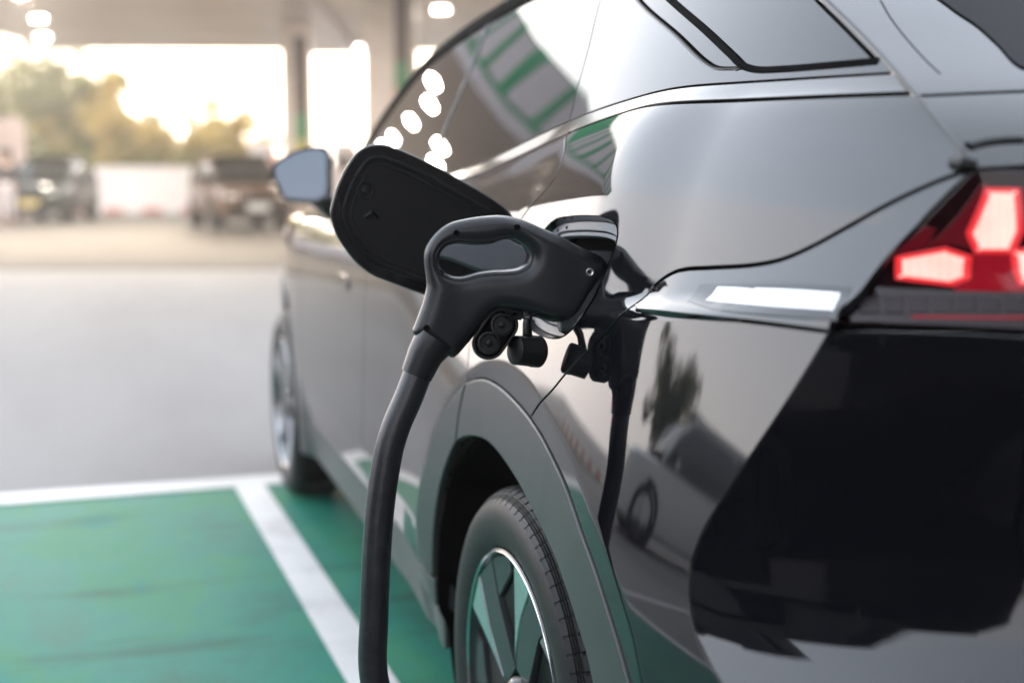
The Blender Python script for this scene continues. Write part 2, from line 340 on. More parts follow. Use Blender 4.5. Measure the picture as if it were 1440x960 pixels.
# points measured on the body surfaces (panel corners in surface coordinates)
TRACE = {
    'ridge': [[-0.02585,0.82539],[-0.11082,0.80787],[-0.1922,0.78412],[-0.26722,0.75885],[-0.35547,0.70763],[-0.44148,0.6481],[-0.48871,0.60681],[-0.52007,0.56253]],
    'edge': [[-0.75451,1.10878],[-0.73796,1.0835],[-0.71823,1.05616],[-0.69017,1.01954],[-0.67243,0.9786],[-0.66905,0.95563],[-0.66174,0.93724],[-0.63974,0.88768],[-0.61212,0.83253],[-0.58207,0.77377],[-0.56498,0.73512],[-0.56009,0.69815],[-0.56787,0.66686],[-0.58748,0.63963],[-0.61791,0.61693],[-0.65442,0.59413]],
    'door_line': [[0.12456,1.16927],[0.06384,1.13667],[0.0495,1.10729],[0.074,1.08318],[0.11912,1.05909],[0.14931,1.03985],[0.21397,0.98701],[0.26062,0.90328],[0.2602,0.83346],[0.24307,0.80083],[0.22951,0.77149]],
    'bumper_line': [[-0.07771,0.76928],[-0.09082,0.77871],[-0.15281,0.81855],[-0.1974,0.85344],[-0.2724,0.90384],[-0.32302,0.9479],[-0.34171,0.97286],[-0.37212,0.99006],[-0.3998,0.99684],[-0.44756,1.00156],[-0.51959,1.00917],[-0.56088,1.01752],[-0.59673,1.03159],[-0.64423,1.05642],[-0.68623,1.07955],[-0.72462,1.09744],[-0.75451,1.10878]],
    'hatch_side': [[-0.75451,1.10878],[-0.72161,1.13344],[-0.68309,1.15961],[-0.6516,1.17874]],
    'arch_outer': [[0.22941,0.77092],[0.19855,0.78021],[0.15393,0.78864],[0.10584,0.78991],[0.04943,0.78643],[-0.01941,0.77809],[-0.07771,0.76928],[-0.13872,0.75595],[-0.19456,0.73847],[-0.24994,0.71675],[-0.31268,0.6805],[-0.38037,0.63646],[-0.43243,0.59174],[-0.47958,0.54638]],
    'arch_inner': [[0.26576,0.66571],[0.22657,0.68055],[0.18161,0.69047],[0.14341,0.69453],[0.10514,0.69321],[0.05716,0.68559],[0.00578,0.67434],[-0.04518,0.66215],[-0.10628,0.6438],[-0.17286,0.62134],[-0.23168,0.59955],[-0.27319,0.57253],[-0.31094,0.5422],[-0.34248,0.50659]],
    'arch_split': [[0.23192,0.76645],[0.25181,0.71728],[0.26576,0.66571]],
    'port_opening': [[0.02292,1.02818],[-0.00665,1.04043],[-0.0636,1.04666],[-0.14575,1.05001],[-0.19798,1.04922],[-0.22541,1.04375],[-0.23726,1.03347],[-0.24032,1.01582],[-0.23442,0.99143],[-0.22601,0.96754],[-0.21413,0.93949],[-0.18994,0.91237],[-0.14586,0.88953],[-0.06841,0.88213],[0.00931,0.89032],[0.05441,0.91163],[0.0666,0.95275],[0.05854,0.99539]],
    'ledge_top': [[-0.33871,0.94444],[-0.3828,0.94711],[-0.49802,0.95227],[-0.58831,0.95479],[-0.66905,0.95563]],
    'edge_up': [[-0.66905,0.95563],[-0.67243,0.9786],[-0.69017,1.01954],[-0.71823,1.05616],[-0.73796,1.0835],[-0.75386,1.10565]],
    'ledge_top_u': [[-0.3557,0.9464],[-0.40379,0.94956],[-0.51623,0.95452],[-0.60425,0.9569],[-0.68311,0.95762]],
    'edge_up_u': [[-0.68311,0.95762],[-0.686,0.98022],[-0.69791,1.02016],[-0.71725,1.05611],[-0.73607,1.08347],[-0.75201,1.10566]],
    'bumper_line_u': [[-0.33871,0.94879],[-0.35534,0.97331],[-0.384,0.99023],[-0.41093,0.99652],[-0.45786,1.0012],[-0.52851,1.00874],[-0.56785,1.01694],[-0.60016,1.03075],[-0.64236,1.05531],[-0.68459,1.07852],[-0.72298,1.0968],[-0.75144,1.10692]],
    'reflector': [[-0.48221,0.96755],[-0.48569,0.98365],[-0.58715,0.98938],[-0.6667,0.99223],[-0.67924,0.97638],[-0.60056,0.9725],[-0.53151,0.96976]],
    'reflector_base': [[-0.44835,0.96452],[-0.45067,0.98479],[-0.58293,0.99544],[-0.67539,0.99821],[-0.69092,0.96768],[-0.61107,0.96457],[-0.50772,0.96106]],
    'roof_rail': [[1.8942,1.17116],[1.80445,1.22301],[1.70292,1.27746],[1.56354,1.33729],[1.41536,1.38386],[1.13085,1.42427],[0.8782,1.44476],[0.71376,1.45371]],
    'b_pillar': [[0.91202,1.44294],[0.89813,1.34683],[0.90565,1.25299],[0.91722,1.14219],[0.9133,1.11506]],
    'c_pillar': [[0.24695,1.43299],[0.22069,1.37776],[0.17712,1.29428],[0.15686,1.23742],[0.14144,1.19495],[0.13704,1.1806]],
    'hatch_glass': [[-0.64336,1.18343],[-0.59598,1.20777],[-0.54435,1.23814],[-0.49053,1.26915],[-0.4393,1.29855],[-0.33955,1.35589]],
    'quarter_pane': [[0.21138,1.43313],[0.04797,1.35827],[-0.13247,1.28921],[-0.23936,1.24426],[-0.27064,1.23464],[-0.31965,1.22991]],
    'quarter_glass': [[0.19758,1.4501],[-0.07467,1.34217],[-0.20578,1.28884],[-0.29232,1.25018],[-0.32684,1.23442],[-0.36062,1.22587],[-0.41292,1.22221],[-0.49658,1.21991],[-0.56553,1.21877]],
    'quarter_bottom': [[-0.56553,1.21877],[-0.48702,1.26572],[-0.40783,1.31063],[-0.31176,1.36624]],
    'qp_join': [[-0.31965,1.22991],[-0.36146,1.22456],[-0.41368,1.22095],[-0.49747,1.21833],[-0.56815,1.21747]],
    'qp_run': [[-0.31995,1.22946],[-0.32921,1.23085]],
    'lens_bottom': [[0.10028,0.96132],[0.11849,0.96386],[0.14849,0.96641],[0.17845,0.96791],[0.20039,0.96824]],
    'segr0': [[0.19219,1.09126],[0.21307,1.09075],[0.21477,1.0537],[0.20968,1.03365],[0.18744,1.03253],[0.18197,1.0507]],
    'segr1': [[0.14504,1.028],[0.17203,1.0381],[0.18708,1.0306],[0.18585,1.00968],[0.1754,1.00254],[0.14502,1.00628]],
    'segr2': [[0.20661,1.03724],[0.21906,1.04025],[0.23786,1.03791],[0.23613,1.00753],[0.21005,1.00585],[0.2077,1.01616]],
    'redback': [[0.18895,1.0345],[0.21124,1.03558],[0.20694,1.01611],[0.21072,1.00467],[0.23603,1.00632],[0.23569,1.00208],[0.17521,0.99872],[0.1773,1.00333],[0.18619,1.00908],[0.18747,1.03062]],
    'redback2': [[0.17847,1.0684],[0.19013,1.095],[0.19423,1.09501],[0.18386,1.05205],[0.18586,1.03688],[0.17388,1.04012],[0.16062,1.03684],[0.16849,1.04888]],
    'redback3': [[0.14631,1.03272],[0.15946,1.0563],[0.16664,1.05397],[0.16214,1.03693],[0.14645,1.03008]],
    'll0': [[0.12338,0.98883],[0.13442,0.98936],[0.12735,0.9754],[0.11624,0.97474]],
    'll1': [[0.13664,0.99018],[0.1476,0.99067],[0.14065,0.97683],[0.12959,0.97622]],
    'll2': [[0.14978,0.99147],[0.16069,0.9919],[0.15394,0.97817],[0.14291,0.97762]],
    'll3': [[0.16282,0.99269],[0.1737,0.99308],[0.16719,0.97944],[0.15619,0.97895]],
    'll4': [[0.1758,0.99386],[0.18667,0.9942],[0.18043,0.98064],[0.16943,0.9802]],
    'll5': [[0.18874,0.99497],[0.19964,0.99526],[0.19371,0.98177],[0.18268,0.98139]],
    'll6': [[0.20168,0.99602],[0.21262,0.99626],[0.20704,0.98283],[0.19596,0.9825]],
    'lredstrip': [[0.14423,0.97578],[0.20549,0.98051],[0.22899,0.98168],[0.22791,0.97942],[0.20438,0.97822],[0.14333,0.97368]],
    'rear_window': [[0.12853,0.47813],[0.13025,0.51224],[0.13468,0.54725],[0.13382,0.59379],[0.13339,0.65598]],
    'spoiler_line': [[0.06086,0.47159],[0.05045,0.51828],[0.04359,0.57396],[0.0414,0.62748],[0.04286,0.66017]],
    'seal': [[0.01057,0.79885],[0.02889,0.79358],[0.04715,0.79167],[0.06649,0.79212]],
    'stop': [[-0.74119,1.11331]],
    'mirror': [[-0.14304,1.48948,1.12123],[-0.11477,1.4842,1.14952],[-0.06657,1.47098,1.16719],[-0.03082,1.45985,1.17073],[-0.02093,1.45566,1.16366],[-0.01955,1.44838,1.11416],[-0.0251,1.44285,1.06113],[-0.03916,1.44571,1.04876],[-0.09173,1.46279,1.04876],[-0.11864,1.47227,1.05406],[-0.13275,1.48076,1.08234]],
    'flange_screws': [[-0.03783,1.03246],[-0.22662,1.03395],[-0.00401,1.02717]],
    'flap': [[-0.14174,0.02207],[-0.13901,0.03566],[-0.12768,0.06698],[-0.11278,0.09299],[-0.09815,0.10984],[-0.08358,0.11652],[-0.06678,0.11814],[-0.04981,0.11465],[0.00348,0.09203],[0.05269,0.06537],[0.10256,0.03593],[0.12245,0.01988],[0.13465,0.00061],[0.14208,-0.03014],[0.13643,-0.07256],[0.12105,-0.10428],[0.09278,-0.12186],[0.05514,-0.12111],[-0.00877,-0.10066],[-0.04299,-0.08769],[-0.07928,-0.07302],[-0.09466,-0.06291],[-0.1109,-0.04715],[-0.13187,-0.01597],[-0.13964,0.00464]],
    'flap_boss': [[-0.09057,0.0516],[-0.08293,0.01662]],
    'hinge': [[-0.0822,-0.01831],[0.0333,-0.00722],[0.06412,-0.02201],[0.07423,-0.03566],[0.05933,-0.05856],[-0.00455,-0.05406],[-0.04955,-0.03615],[-0.08232,-0.0308]],
    'cap': [[-0.01317,-0.04713],[-0.03088,-0.07124]],
    'captab': [[0.00349,-0.03373],[0.00626,-0.03751]],
    'tether': [[0.00156,-0.03746],[0.02327,-0.03488],[0.02991,-0.03307]],
    'tether2': [[0.00342,-0.03842],[0.01848,-0.03952],[0.02975,-0.0434]],
    'round_cap': [[0.0216,-0.08176]],
    'handle_out': [[-0.09705,-0.02252],[-0.09552,-0.01231],[-0.08837,0.00063],[-0.07608,0.01353],[-0.06196,0.0218],[-0.04221,0.0268],[-0.01864,0.03013],[0.00122,0.03116],[0.01638,0.02978],[0.03158,0.02597],[0.04634,0.02027],[0.06019,0.01399],[0.07985,0.00596],[0.10056,-0.00552],[0.12186,-0.01563],[0.14132,-0.02483],[0.14816,-0.03346],[0.14524,-0.04677],[0.13548,-0.06477],[0.12182,-0.08462],[0.10817,-0.10064],[0.09455,-0.109],[0.07709,-0.11156],[0.05296,-0.10542],[0.03472,-0.09941],[0.01749,-0.09627],[0.0003,-0.09504],[-0.01501,-0.10519],[-0.0304,-0.12571],[-0.04383,-0.14153],[-0.05437,-0.15266],[-0.06103,-0.1563],[-0.08818,-0.13872],[-0.11053,-0.12604],[-0.11373,-0.11987],[-0.11032,-0.11009],[-0.10064,-0.08496],[-0.09576,-0.0682],[-0.09424,-0.05888],[-0.09459,-0.04954],[-0.09629,-0.03648]],
    'handle_hole': [[-0.07661,-0.03296],[-0.07553,-0.01993],[-0.06887,-0.01068],[-0.05569,-0.00613],[-0.03218,-0.00773],[-0.00854,-0.00652],[0.01048,-0.00105],[0.02284,-0.00302],[0.03424,-0.01062],[0.03896,-0.02101],[0.03604,-0.03134],[0.02645,-0.03783],[0.01212,-0.04003],[-0.0088,-0.04073],[-0.02777,-0.04333],[-0.04859,-0.04824],[-0.06175,-0.04667],[-0.07109,-0.04142]],
    'hx': [[-0.09377,-0.05889],[0.14524,-0.05249]],
    'grip': [[-0.06217,0.00229],[-0.05082,0.01058],[-0.01782,0.01596],[0.0125,0.01718],[0.02675,0.01476],[0.03242,0.00629],[0.02571,-0.00023],[0.00858,-0.00151],[-0.00852,-0.00465],[-0.03688,-0.00629],[-0.05568,-0.0052]],
    'screw0': [[-0.05366,0.00828]],
    'scr0': [-0.05574,0.008361,0.018631],
    'screw1': [[0.02723,0.01522]],
    'scr1': [0.02344,0.01523,0.023546],
    'screw2': [[-0.07486,-0.04325]],
    'scr2': [-0.076062,-0.042807,0.012231],
    'screw3': [[-0.09448,-0.11601]],
    'scr3': [-0.096099,-0.114496,0.018749],
    'screw4': [[0.1345,-0.02572]],
    'scr4': [0.129869,-0.025198,0.02043],
    'screw5': [[0.12525,-0.04511]],
    'scr5': [0.118729,-0.044008,0.0295],
    'nose': [[0.08689,-0.06601],[0.16091,-0.05459]],
    'nosec': [[0.09462,-0.07468]],
    'boot': [[-0.08243,-0.12941],[-0.09775,-0.15266],[-0.10888,-0.17788]],
    'cable': [[-0.10452,-0.1676],[-0.10841,-0.1779],[-0.12102,-0.20879],[-0.13505,-0.23872],[-0.14531,-0.26689],[-0.15491,-0.3123],[-0.1623,-0.36467],[-0.16753,-0.42703],[-0.17151,-0.49762],[-0.17289,-0.58261]],
}
def basis():
    f = np.array([math.sin(YAW) * math.cos(PITCH), math.cos(YAW) * math.cos(PITCH), -math.sin(PITCH)])
    r = np.array([math.cos(YAW), -math.sin(YAW), 0]); return f, r, np.cross(r, f)
def proj(p):
    f, r, u = basis(); d = p - CAM; w = d @ f
    return np.stack([720 + FPX * (d @ r) / w, 480 - FPX * (d @ u) / w], 1)
def tr(key, surf, _=None): return np.array(TRACE[key])
# ------------------------------------------------------------------ the car's body surfaces (x to the right, y forward, z up; rear axle at y = 0)
def sstep(t): t = np.clip(t, 0, 1); return t * t * (3 - 2 * t)
def table(xs, ys, lo, hi, sig, n=6001):
    g = np.linspace(lo, hi, n); v = np.interp(g, xs, ys); k = max(1, int(sig / (g[1] - g[0])))
    w = np.exp(-0.5 * (np.arange(-3 * k, 3 * k + 1) / k) ** 2); w /= w.sum()
    v = np.convolve(np.pad(v, 3 * k, mode='edge'), w, 'valid')
    return lambda x: np.interp(x, g, v)
def plan(y):
    return 0.26 * np.maximum(0, -0.2 - y) ** 2 + 0.13 * np.maximum(0, (y - 2.2) / 1.1) ** 2
ZB = table([-1.2, -.85, -.65, -.34, -.18, .09, .30, .50, .79, 1.6, 2.4, 3.3], [1.165, 1.175, 1.182, 1.191, 1.197, 1.173, 1.142, 1.108, 1.08, 1.015, .985, .93], -1.5, 3.6, .06)
ZC = 1.076
_z = np.linspace(-.2, 1.6, 14401)
_t = np.interp(_z, [0, .2, .35, .48, .60, .70, .85, .95, 1.0, ZC - .0025, ZC + .0025, 1.10, 1.13, 1.16, 1.18, 1.20], [-6, -5, -3, 2, 8, 12, 14, 13.5, 14, 14.5, 18.5, 21.5, 25, 30, 38, 47])
_i = np.cumsum(np.tan(np.radians(_t))) * (_z[1] - _z[0]); _i -= np.interp(.8, _z, _i)
_td = np.interp(_z, [0, .2, .35, .48, .60, .70, .85, .93, 1.0, 1.06, 1.10, 1.14, 1.18, 1.20], [-6, -5, -3, 0, 1, 2, 2.5, 3, 6, 12, 18, 28, 40, 47])
_id = np.cumsum(np.tan(np.radians(_td))) * (_z[1] - _z[0]); _id -= np.interp(.8, _z, _id)
ZL = lambda y: 0.904 - 0.095 * y              # bottom of the ledge above the bumper
# arch ridge: radius about the rear axle against the angle (0 rearwards, 180 forwards)
RIDGE_YZ = None
def ridge_r(y, z):
    th = np.degrees(np.arctan2(z - .33, -y))
    return np.interp(th, _rt, _rr)
_rt, _rr = [0, 180], [.52, .52]
def Xs(y, z, flare=True):
    y = np.asarray(y, float); z = np.asarray(z, float)
    ze = z + (1.19 - ZB(y)) * sstep((z - .7) / .3)
    zd = z + (1.19 - ZB(y)) * sstep((z - .82) / .24)
    wd = sstep((y - .10) / .75)
    x = plan(y) + np.interp(ze, _z, _i) * (1 - wd) + np.interp(zd, _z, _id) * wd
    e = sstep((-.16 - y) / .22)
    x = x + e * 0.020 * sstep((z - ZL(y)) / 0.030)
    if flare:
        r = np.hypot(y * 1.0, z - .33); d = np.clip(ridge_r(y, z) - r, 0, .20)
        x = x + 0.20 * np.where(d < .012, d * d / .024, d - .006)
        r = np.hypot(y - 2.64, z - .33); d = np.clip(.50 - r, 0, .20)
        x = x + 0.18 * np.where(d < .02, d * d / .04, d - .01)
        # lower door scallop and sill tuck
        dd = np.clip(.46 + .06 * (y - .5) / 1.6 - z, 0, .3) * sstep((y - .42) / .12) * sstep((2.12 - y) / .1)
        x = x + 0.12 * dd
    return x
S = Surf(lambda y, z: np.stack([Xs(y, z), y, z], 1), (-1.2, .2), (3.4, 1.22), -1)
S0 = Surf(lambda y, z: np.stack([Xs(y, z, False), y, z], 1), (-1.2, .2), (3.4, 1.22), -1)
_q = tr('ridge', S0, None)
_th = np.degrees(np.arctan2(_q[:, 1] - .33, -_q[:, 0])); _rd = np.hypot(_q[:, 0], _q[:, 1] - .33)
_o = np.argsort(_th); _rt = [-20, 5] + list(_th[_o]) + [110, 180]; _rr = [_rd[_o][0] + .02] * 2 + list(_rd[_o]) + [.515, .515]
# greenhouse: leans in above the belt line
_zg = np.linspace(0, 1.8, 3601)
_zg = np.linspace(.8, 1.8, 8001)
_tg = np.interp(_zg, [.8, 1.05, 1.2, 1.4, 1.5, 1.6], [20, 20.5, 22, 25, 30, 38])
_ig = np.cumsum(np.tan(np.radians(_tg))) * (_zg[1] - _zg[0]); _ig -= np.interp(1.2, _zg, _ig)
def Xglass(y, z):
    return .142 + .14 * np.maximum(0, .1 - y) ** 2 + .014 * np.maximum(0, y - .5) ** 2 + np.interp(z, _zg, _ig)
def Xg(y, z):
    y = np.asarray(y, float); z = np.asarray(z, float); b = ZB(y)
    h = (z - b) / .020; x0 = Xs(y, b, False) + .003; x1 = Xglass(y, b + .020)
    lip = x0 + (x1 - x0) * np.where(h > 0, np.maximum(h, 0) ** .85, h)
    return np.where(h < 1, lip, Xglass(y, np.maximum(z, b + .02)))
G = Surf(lambda y, z: np.stack([Xg(y, z), y, z], 1), (-1.0, .98), (2.6, 1.62), -1)
# lamp surround: sunk under the fender's lower edge and turned up to the sky
def Xu(y, z):
    t = np.clip((np.asarray(z) - ZL(y) - .028) / .06, 0, 1); return Xs(y, z) + (.002 * t - .013 * (1 - t)) * sstep((-.22 - np.asarray(y)) / .2)
SU = Surf(lambda y, z: np.stack([Xu(y, z), y, z], 1), (-1.2, .2), (3.4, 1.22), -1)
# trailing edge of the side, where it breaks into the rear face
EDGE_PX = None
EQ = tr('edge', S, EDGE_PX)
_o = np.argsort(EQ[:, 1]); _ez, _ey = EQ[_o, 1], EQ[_o, 0]
def YE(z): return np.interp(z, _ez, _ey)
YR = table([.2, .50, .60, .635, .665, .70, .75, .83, .90, .96, 1.0, 1.08, 1.15], [-.90, -.99, -1.000, -.985, -.950, -.928, -.918, -.911, -.905, -.900, -.896, -.885, -.87], 0, 1.4, .012)
def Yr(x, z):
    x = np.asarray(x, float); z = np.asarray(z, float)
    ye = YE(z); xe = Xs(ye, z, False); w = .30 + .10 * sstep((1.0 - z) / .25)
    yr = YR(z) - 0.05 + 0.05 * ((x - .95) / .95) ** 2
    s = np.clip((x - xe) / w, 0, 1); s0 = (x - xe) / w
    g = np.where(s0 < 0, 1 - 2.0 * s0, (1 - s) ** 2.0)
    yr0 = YR(z) - 0.05 + 0.05 * ((xe - .95) / .95) ** 2
    return yr + (ye - yr0) * g
RF = Surf(lambda x, z: np.stack([x, Yr(x, z), z], 1), (0.0, .3), (1.0, 1.16), 1)
# ------------------------------------------------------------------ the parked car being charged
car = empty('car', (0.92, 1.0, 0), label='glossy black crossover seen from its rear left, plugged in with its charge flap open', cat='car')
INV = Matrix.Translation((-0.92, -1.0, 0))
def own(o, parent=None):
    """hang a mesh built in world coordinates on the car (or on one of its parts)"""
    o.parent = parent or car
    o.matrix_parent_inverse = (INV if parent is None else Matrix())
    return o
DEAD = M('flat_black_rubber', (.003, .003, .003), .8, spec=.02)
GAPW = 0.0014
def pn(name, outline, surf, mat, parent=None, inset=GAPW, **kw):
    O = np.array(outline); O = offset(O, inset) if inset else O
    return own(panel(name, O, surf, mat, None, **kw), parent)
# shared shut lines, as (y, z) on the side
DOOR = tr('door_line', S, None)
GAPL = tr('bumper_line', S, None)
HATS = tr('hatch_side', S, None)
CLO = tr('arch_outer', S, None)
CLI = tr('arch_inner', S, None)
SPLIT = tr('arch_split', S, None)
CLO = np.vstack([CLO, [[-.585, .44], [-.60, .34], [-.60, .27]]])
CLI = np.vstack([CLI, [[-.40, .37], [-.395, .30], [-.385, .27]]])
def arc(a0, a1, r0, r1=None, n=24, c=(0, .33)):
    a = np.radians(np.linspace(a0, a1, n)); r = np.linspace(r0, r1 or r0, n)
    return np.stack([c[0] - r * np.cos(a), c[1] + r * np.sin(a)], 1)
def fit_arc(p, a1, r1, n=16):                       # from point p round to angle a1 (front side)
    a0 = math.degrees(math.atan2(p[1] - .33, -p[0])); return arc(a0, a1, math.hypot(p[0], p[1] - .33), r1, n)
FO = fit_arc(CLO[0], 187, .50); FI = fit_arc(CLI[0], 187, .405)
ZBL = lambda y: ZB(np.asarray(y)) - .0015
belt_q = np.linspace(HATS[-1][0], DOOR[0][0], 40); BELT = np.stack([belt_q, ZBL(belt_q)], 1)
k0 = 0
# --- rear fender with the charge port opening
PORT = tr('port_opening', S, None)
PORTC = catmull(PORT, .004, closed=True)
iC = 6
fender = chain(DOOR, CLO[:iC + 1], GAPL, HATS, BELT)
cy = np.arange(-.76, .25, .006)
crease = np.vstack([np.stack([cy, ZC + o - (1.19 - ZB(cy))], 1) for o in (-.0034, 0, .0034)])
def rpts(a0, a1):
    a = np.radians(np.arange(a0, a1, .7)); out = []
    for o in (-.014, -.009, -.003, .002, .006):
        yy = -.5 * np.cos(a); zz = .33 + .5 * np.sin(a); r = ridge_r(yy, zz) + o; out.append(np.stack([-r * np.cos(a), .33 + r * np.sin(a)], 1))
    return np.vstack(out)
RPT = rpts(-10, 150)
pn('rear_fender', fender, S, PAINT, holes=[PORTC], h=.0085, extra=np.vstack([crease, RPT]))
# --- lamp surround between bumper line and tail light edge
L1 = tr('ledge_top', S, None)
EU = tr('edge_up', S, None)
gi = [i for i, p in enumerate(GAPL) if p[0] < L1[0][0] + .004]
GU = GAPL[gi[0]:]
L1u = tr('ledge_top_u', SU, None)
EUu = tr('edge_up_u', SU, None)
GUu = tr('bumper_line_u', SU, None)
surround = chain(L1u, EUu, GUu[::-1])
pn('lamp_surround', surround, SU, PAINT, h=.008)
# white reflector bar let into the surround
REFL = tr('reflector', SU, None)
o = pn('side_reflector', chain(*[REFL[[i, (i + 1) % len(REFL)]] for i in range(len(REFL))]), SU, REFLEX, inset=0, off=.0012, h=.01, r=.001, depth=.004)
REF2 = tr('reflector_base', SU, None)
pn('reflector_base', chain(*[REF2[[i, (i + 1) % len(REF2)]] for i in range(len(REF2))]), SU, GLOSSTRIM, inset=0, off=.0006, h=.01, r=.001, depth=.004)
# --- bumper corner below the ledge
EL = EQ[5:] - np.array([.0017, 0])
GLo = GAPL[:gi[0] + 1]
cb = CLO[iC:]
bump = chain(GLo, L1, EL, np.array([EL[-1], [-.70, .50], [-.72, .30], [-.70, .27]]), np.array([[-.70, .27], cb[-1]]), cb[::-1])
ly = np.arange(-.70, -.2, .006)
ledge = np.vstack([np.stack([ly, ZL(ly) + o], 1) for o in (-.004, .002, .009, .016, .023, .029)])
pn('rear_bumper', bump, S, PAINT, h=.0085, extra=np.vstack([RPT, ledge]))
# --- wheel arch cladding
SILL = .385
FOd = FO[FO[:, 1] > SILL]
pn('arch_cladding', chain(CLO, CLI[::-1], SPLIT[::-1]), S, CLAD, off=.0035, h=.012, r=.003, depth=.014, inset=.001)
pn('arch_cladding', chain(np.vstack([FOd[-1:], FOd[::-1]])[1:], SPLIT, FI[FI[:, 1] > SILL], np.array([FI[FI[:, 1] > SILL][-1], FOd[-1]])), S, CLAD, off=.0035, h=.012, r=.003, depth=.014, inset=.001)
# --- doors, rocker, front fender
ysp = 1.09
SILL = .385
FOd = FO[FO[:, 1] > SILL]
rd = chain(DOOR, FOd, np.array([FOd[-1], [FOd[-1][0] + .012, SILL], [ysp + .03, SILL]]), np.array([[ysp + .03, SILL], [ysp, .62], [ysp, ZBL(ysp)]]),
           np.stack([np.linspace(ysp, DOOR[0][0], 40), ZBL(np.linspace(ysp, DOOR[0][0], 40))], 1))
pn('rear_door', rd, S, PAINT, h=.012)
yf = 2.06
bz = np.stack([np.linspace(yf, ysp, 30), ZBL(np.linspace(yf, ysp, 30))], 1)
pn('front_door', chain(np.array([[ysp + .03, SILL], [yf + .02, SILL]]), np.array([[yf + .02, SILL], [yf, .62], [yf, ZBL(yf)]]), bz, np.array([[ysp, ZBL(ysp)], [ysp, .62], [ysp + .03, SILL]])), S, PAINT, h=.014)
pn('rocker_panel', chain(np.array([[.412, .25], [2.18, .25]]), np.array([[2.18, .25], [2.14, SILL]]), np.array([[2.14, SILL], [.405, SILL]]), np.array([[.405, SILL], [.412, .25]])), S, CLAD, h=.02, depth=.07)
fa = arc(10, 175, .435, .435, 40, (2.64, .33))[::-1]
fb = np.stack([np.linspace(3.40, yf, 40), ZBL(np.linspace(3.40, yf, 40))], 1)
pn('front_fender', chain(np.array([[yf, ZBL(yf)], [yf, .62], [yf + .02, SILL], [2.14, SILL], [2.18, .40]]) , arc(10, 170, .43, .43, 40, (2.64, .33)), np.array([[3.07, .40], [3.2, .30], [3.38, .28]]), np.array([[3.38, .28], [3.42, .6], [3.40, ZBL(3.40)]]), fb), S, PAINT, h=.016)
# front arch lip
pn('arch_cladding', chain(arc(5, 175, .43, .43, 40, (2.64, .33)), arc(175, 5, .385, .385, 40, (2.64, .33))), S, CLAD, off=.004, h=.02, r=.003, depth=.04, inset=.001)
# flush door handles
for y0, z0 in ((1.28, .845), (.36, .90)):
    hb = chain(catmull([(y0, z0), (y0 + .01, z0 + .014), (y0 + .17, z0 + .012), (y0 + .185, z0), (y0 + .17, z0 - .012), (y0 + .01, z0 - .014)], .006, closed=True))
    pn('door_handle', hb, S, GLOSSTRIM, off=.004, h=.012, r=.003, depth=.008, inset=0)
# --- greenhouse: glass, pillar and trims
RAIL = tr('roof_rail', G, None)
RAIL = np.vstack([[[2.02, ZB(2.02) + .02]], RAIL, [[.30, 1.462], [0, 1.462], [-.15, 1.445], [-.27, 1.41]]])
RC = catmull(RAIL, .02)
def railz(y): return np.interp(-y, -RC[:, 0], RC[:, 1])
LIP = lambda a, b, n=40: np.stack([np.linspace(a, b, n), ZB(np.linspace(a, b, n)) + .0205], 1)
LIPB = lambda a, b, n=40: np.stack([np.linspace(a, b, n), ZB(np.linspace(a, b, n)) + .0008], 1)
BP = tr('b_pillar', G, None)
CP = tr('c_pillar', G, None)
def top(y): return np.stack([y, railz(y) - .012], 1)
CPt = np.vstack([[[CP[0][0] - .005, railz(CP[0][0]) - .012]], CP]); CPb = np.array([CPt[-1][0], ZB(CPt[-1][0]) + .0205])
BPt = np.vstack([[[BP[0][0] - .004, railz(BP[0][0]) - .012]], BP]); BPb = np.array([BPt[-1][0] + .002, ZB(BPt[-1][0]) + .0205])
g1 = chain(top(np.linspace(CPt[0][0], BPt[0][0], 30)), np.vstack([BPt[:-1], [BPb]]), LIP(BPb[0], CPb[0]), np.vstack([CPt[:-1], [CPb]])[::-1])
pn('rear_door_glass', g1, G, GLASS, h=.014, inset=.002)
ye = 1.93
g2 = chain(top(np.linspace(BPt[0][0], ye, 50)), LIP(ye, BPb[0]), np.vstack([BPt[:-1], [BPb]])[::-1])
pn('front_door_glass', g2, G, GLASS, h=.016, inset=.006)
# belt moulding and the pillar panel that carries the quarter glass
HATG = tr('hatch_glass', G, None)
HATG = np.vstack([HATG, [[-.285, railz(-.285) - .012]]])
bv = chain(LIPB(HATG[0][0] + .001, 2.0, 90), LIP(2.0, float(np.interp(ZB(HATG[0][0]) + .0205, HATG[:, 1], HATG[:, 0])) + .002, 90))
MOULD = M('moulding_paint', (.008, .008, .009), .16, ior=1.7)
pn('belt_moulding', bv, G, MOULD, h=.006, inset=.0004, r=.001)
QP = tr('quarter_pane', G, None)
QP = np.vstack([[[QP[0][0] + .02, railz(QP[0][0] + .02) - .03]], QP])
Q2 = tr('quarter_glass', G, None)
yL = float(np.interp(ZB(HATG[0][0]) + .0205, HATG[:, 1], HATG[:, 0])); HGU = np.vstack([[[yL, ZB(yL) + .0205]], HATG[HATG[:, 1] > ZB(yL) + .024]])
pil = chain(CPt[:-1], np.array([CPt[-1], CPb]), LIP(CPb[0], yL), HGU, np.array([HATG[-1], [-.20, railz(-.20) - .012]]), top(np.linspace(-.20, CPt[0][0], 12)))
QB = tr('quarter_bottom', G, None)
hole = chain(QP, tr('qp_join', G, None), np.vstack([QB[1:], [[-.275, railz(-.275) - .035]]]), np.array([[-.275, railz(-.275) - .035], QP[0]]))
pn('pillar_panel', pil, G, PAINT, holes=[hole], h=.009)
hole_in = offset(hole if area(hole) > 0 else hole[::-1], .004)
pn('quarter_glass', hole_in, G, GLASS, off=-.0045, h=.012, inset=0)
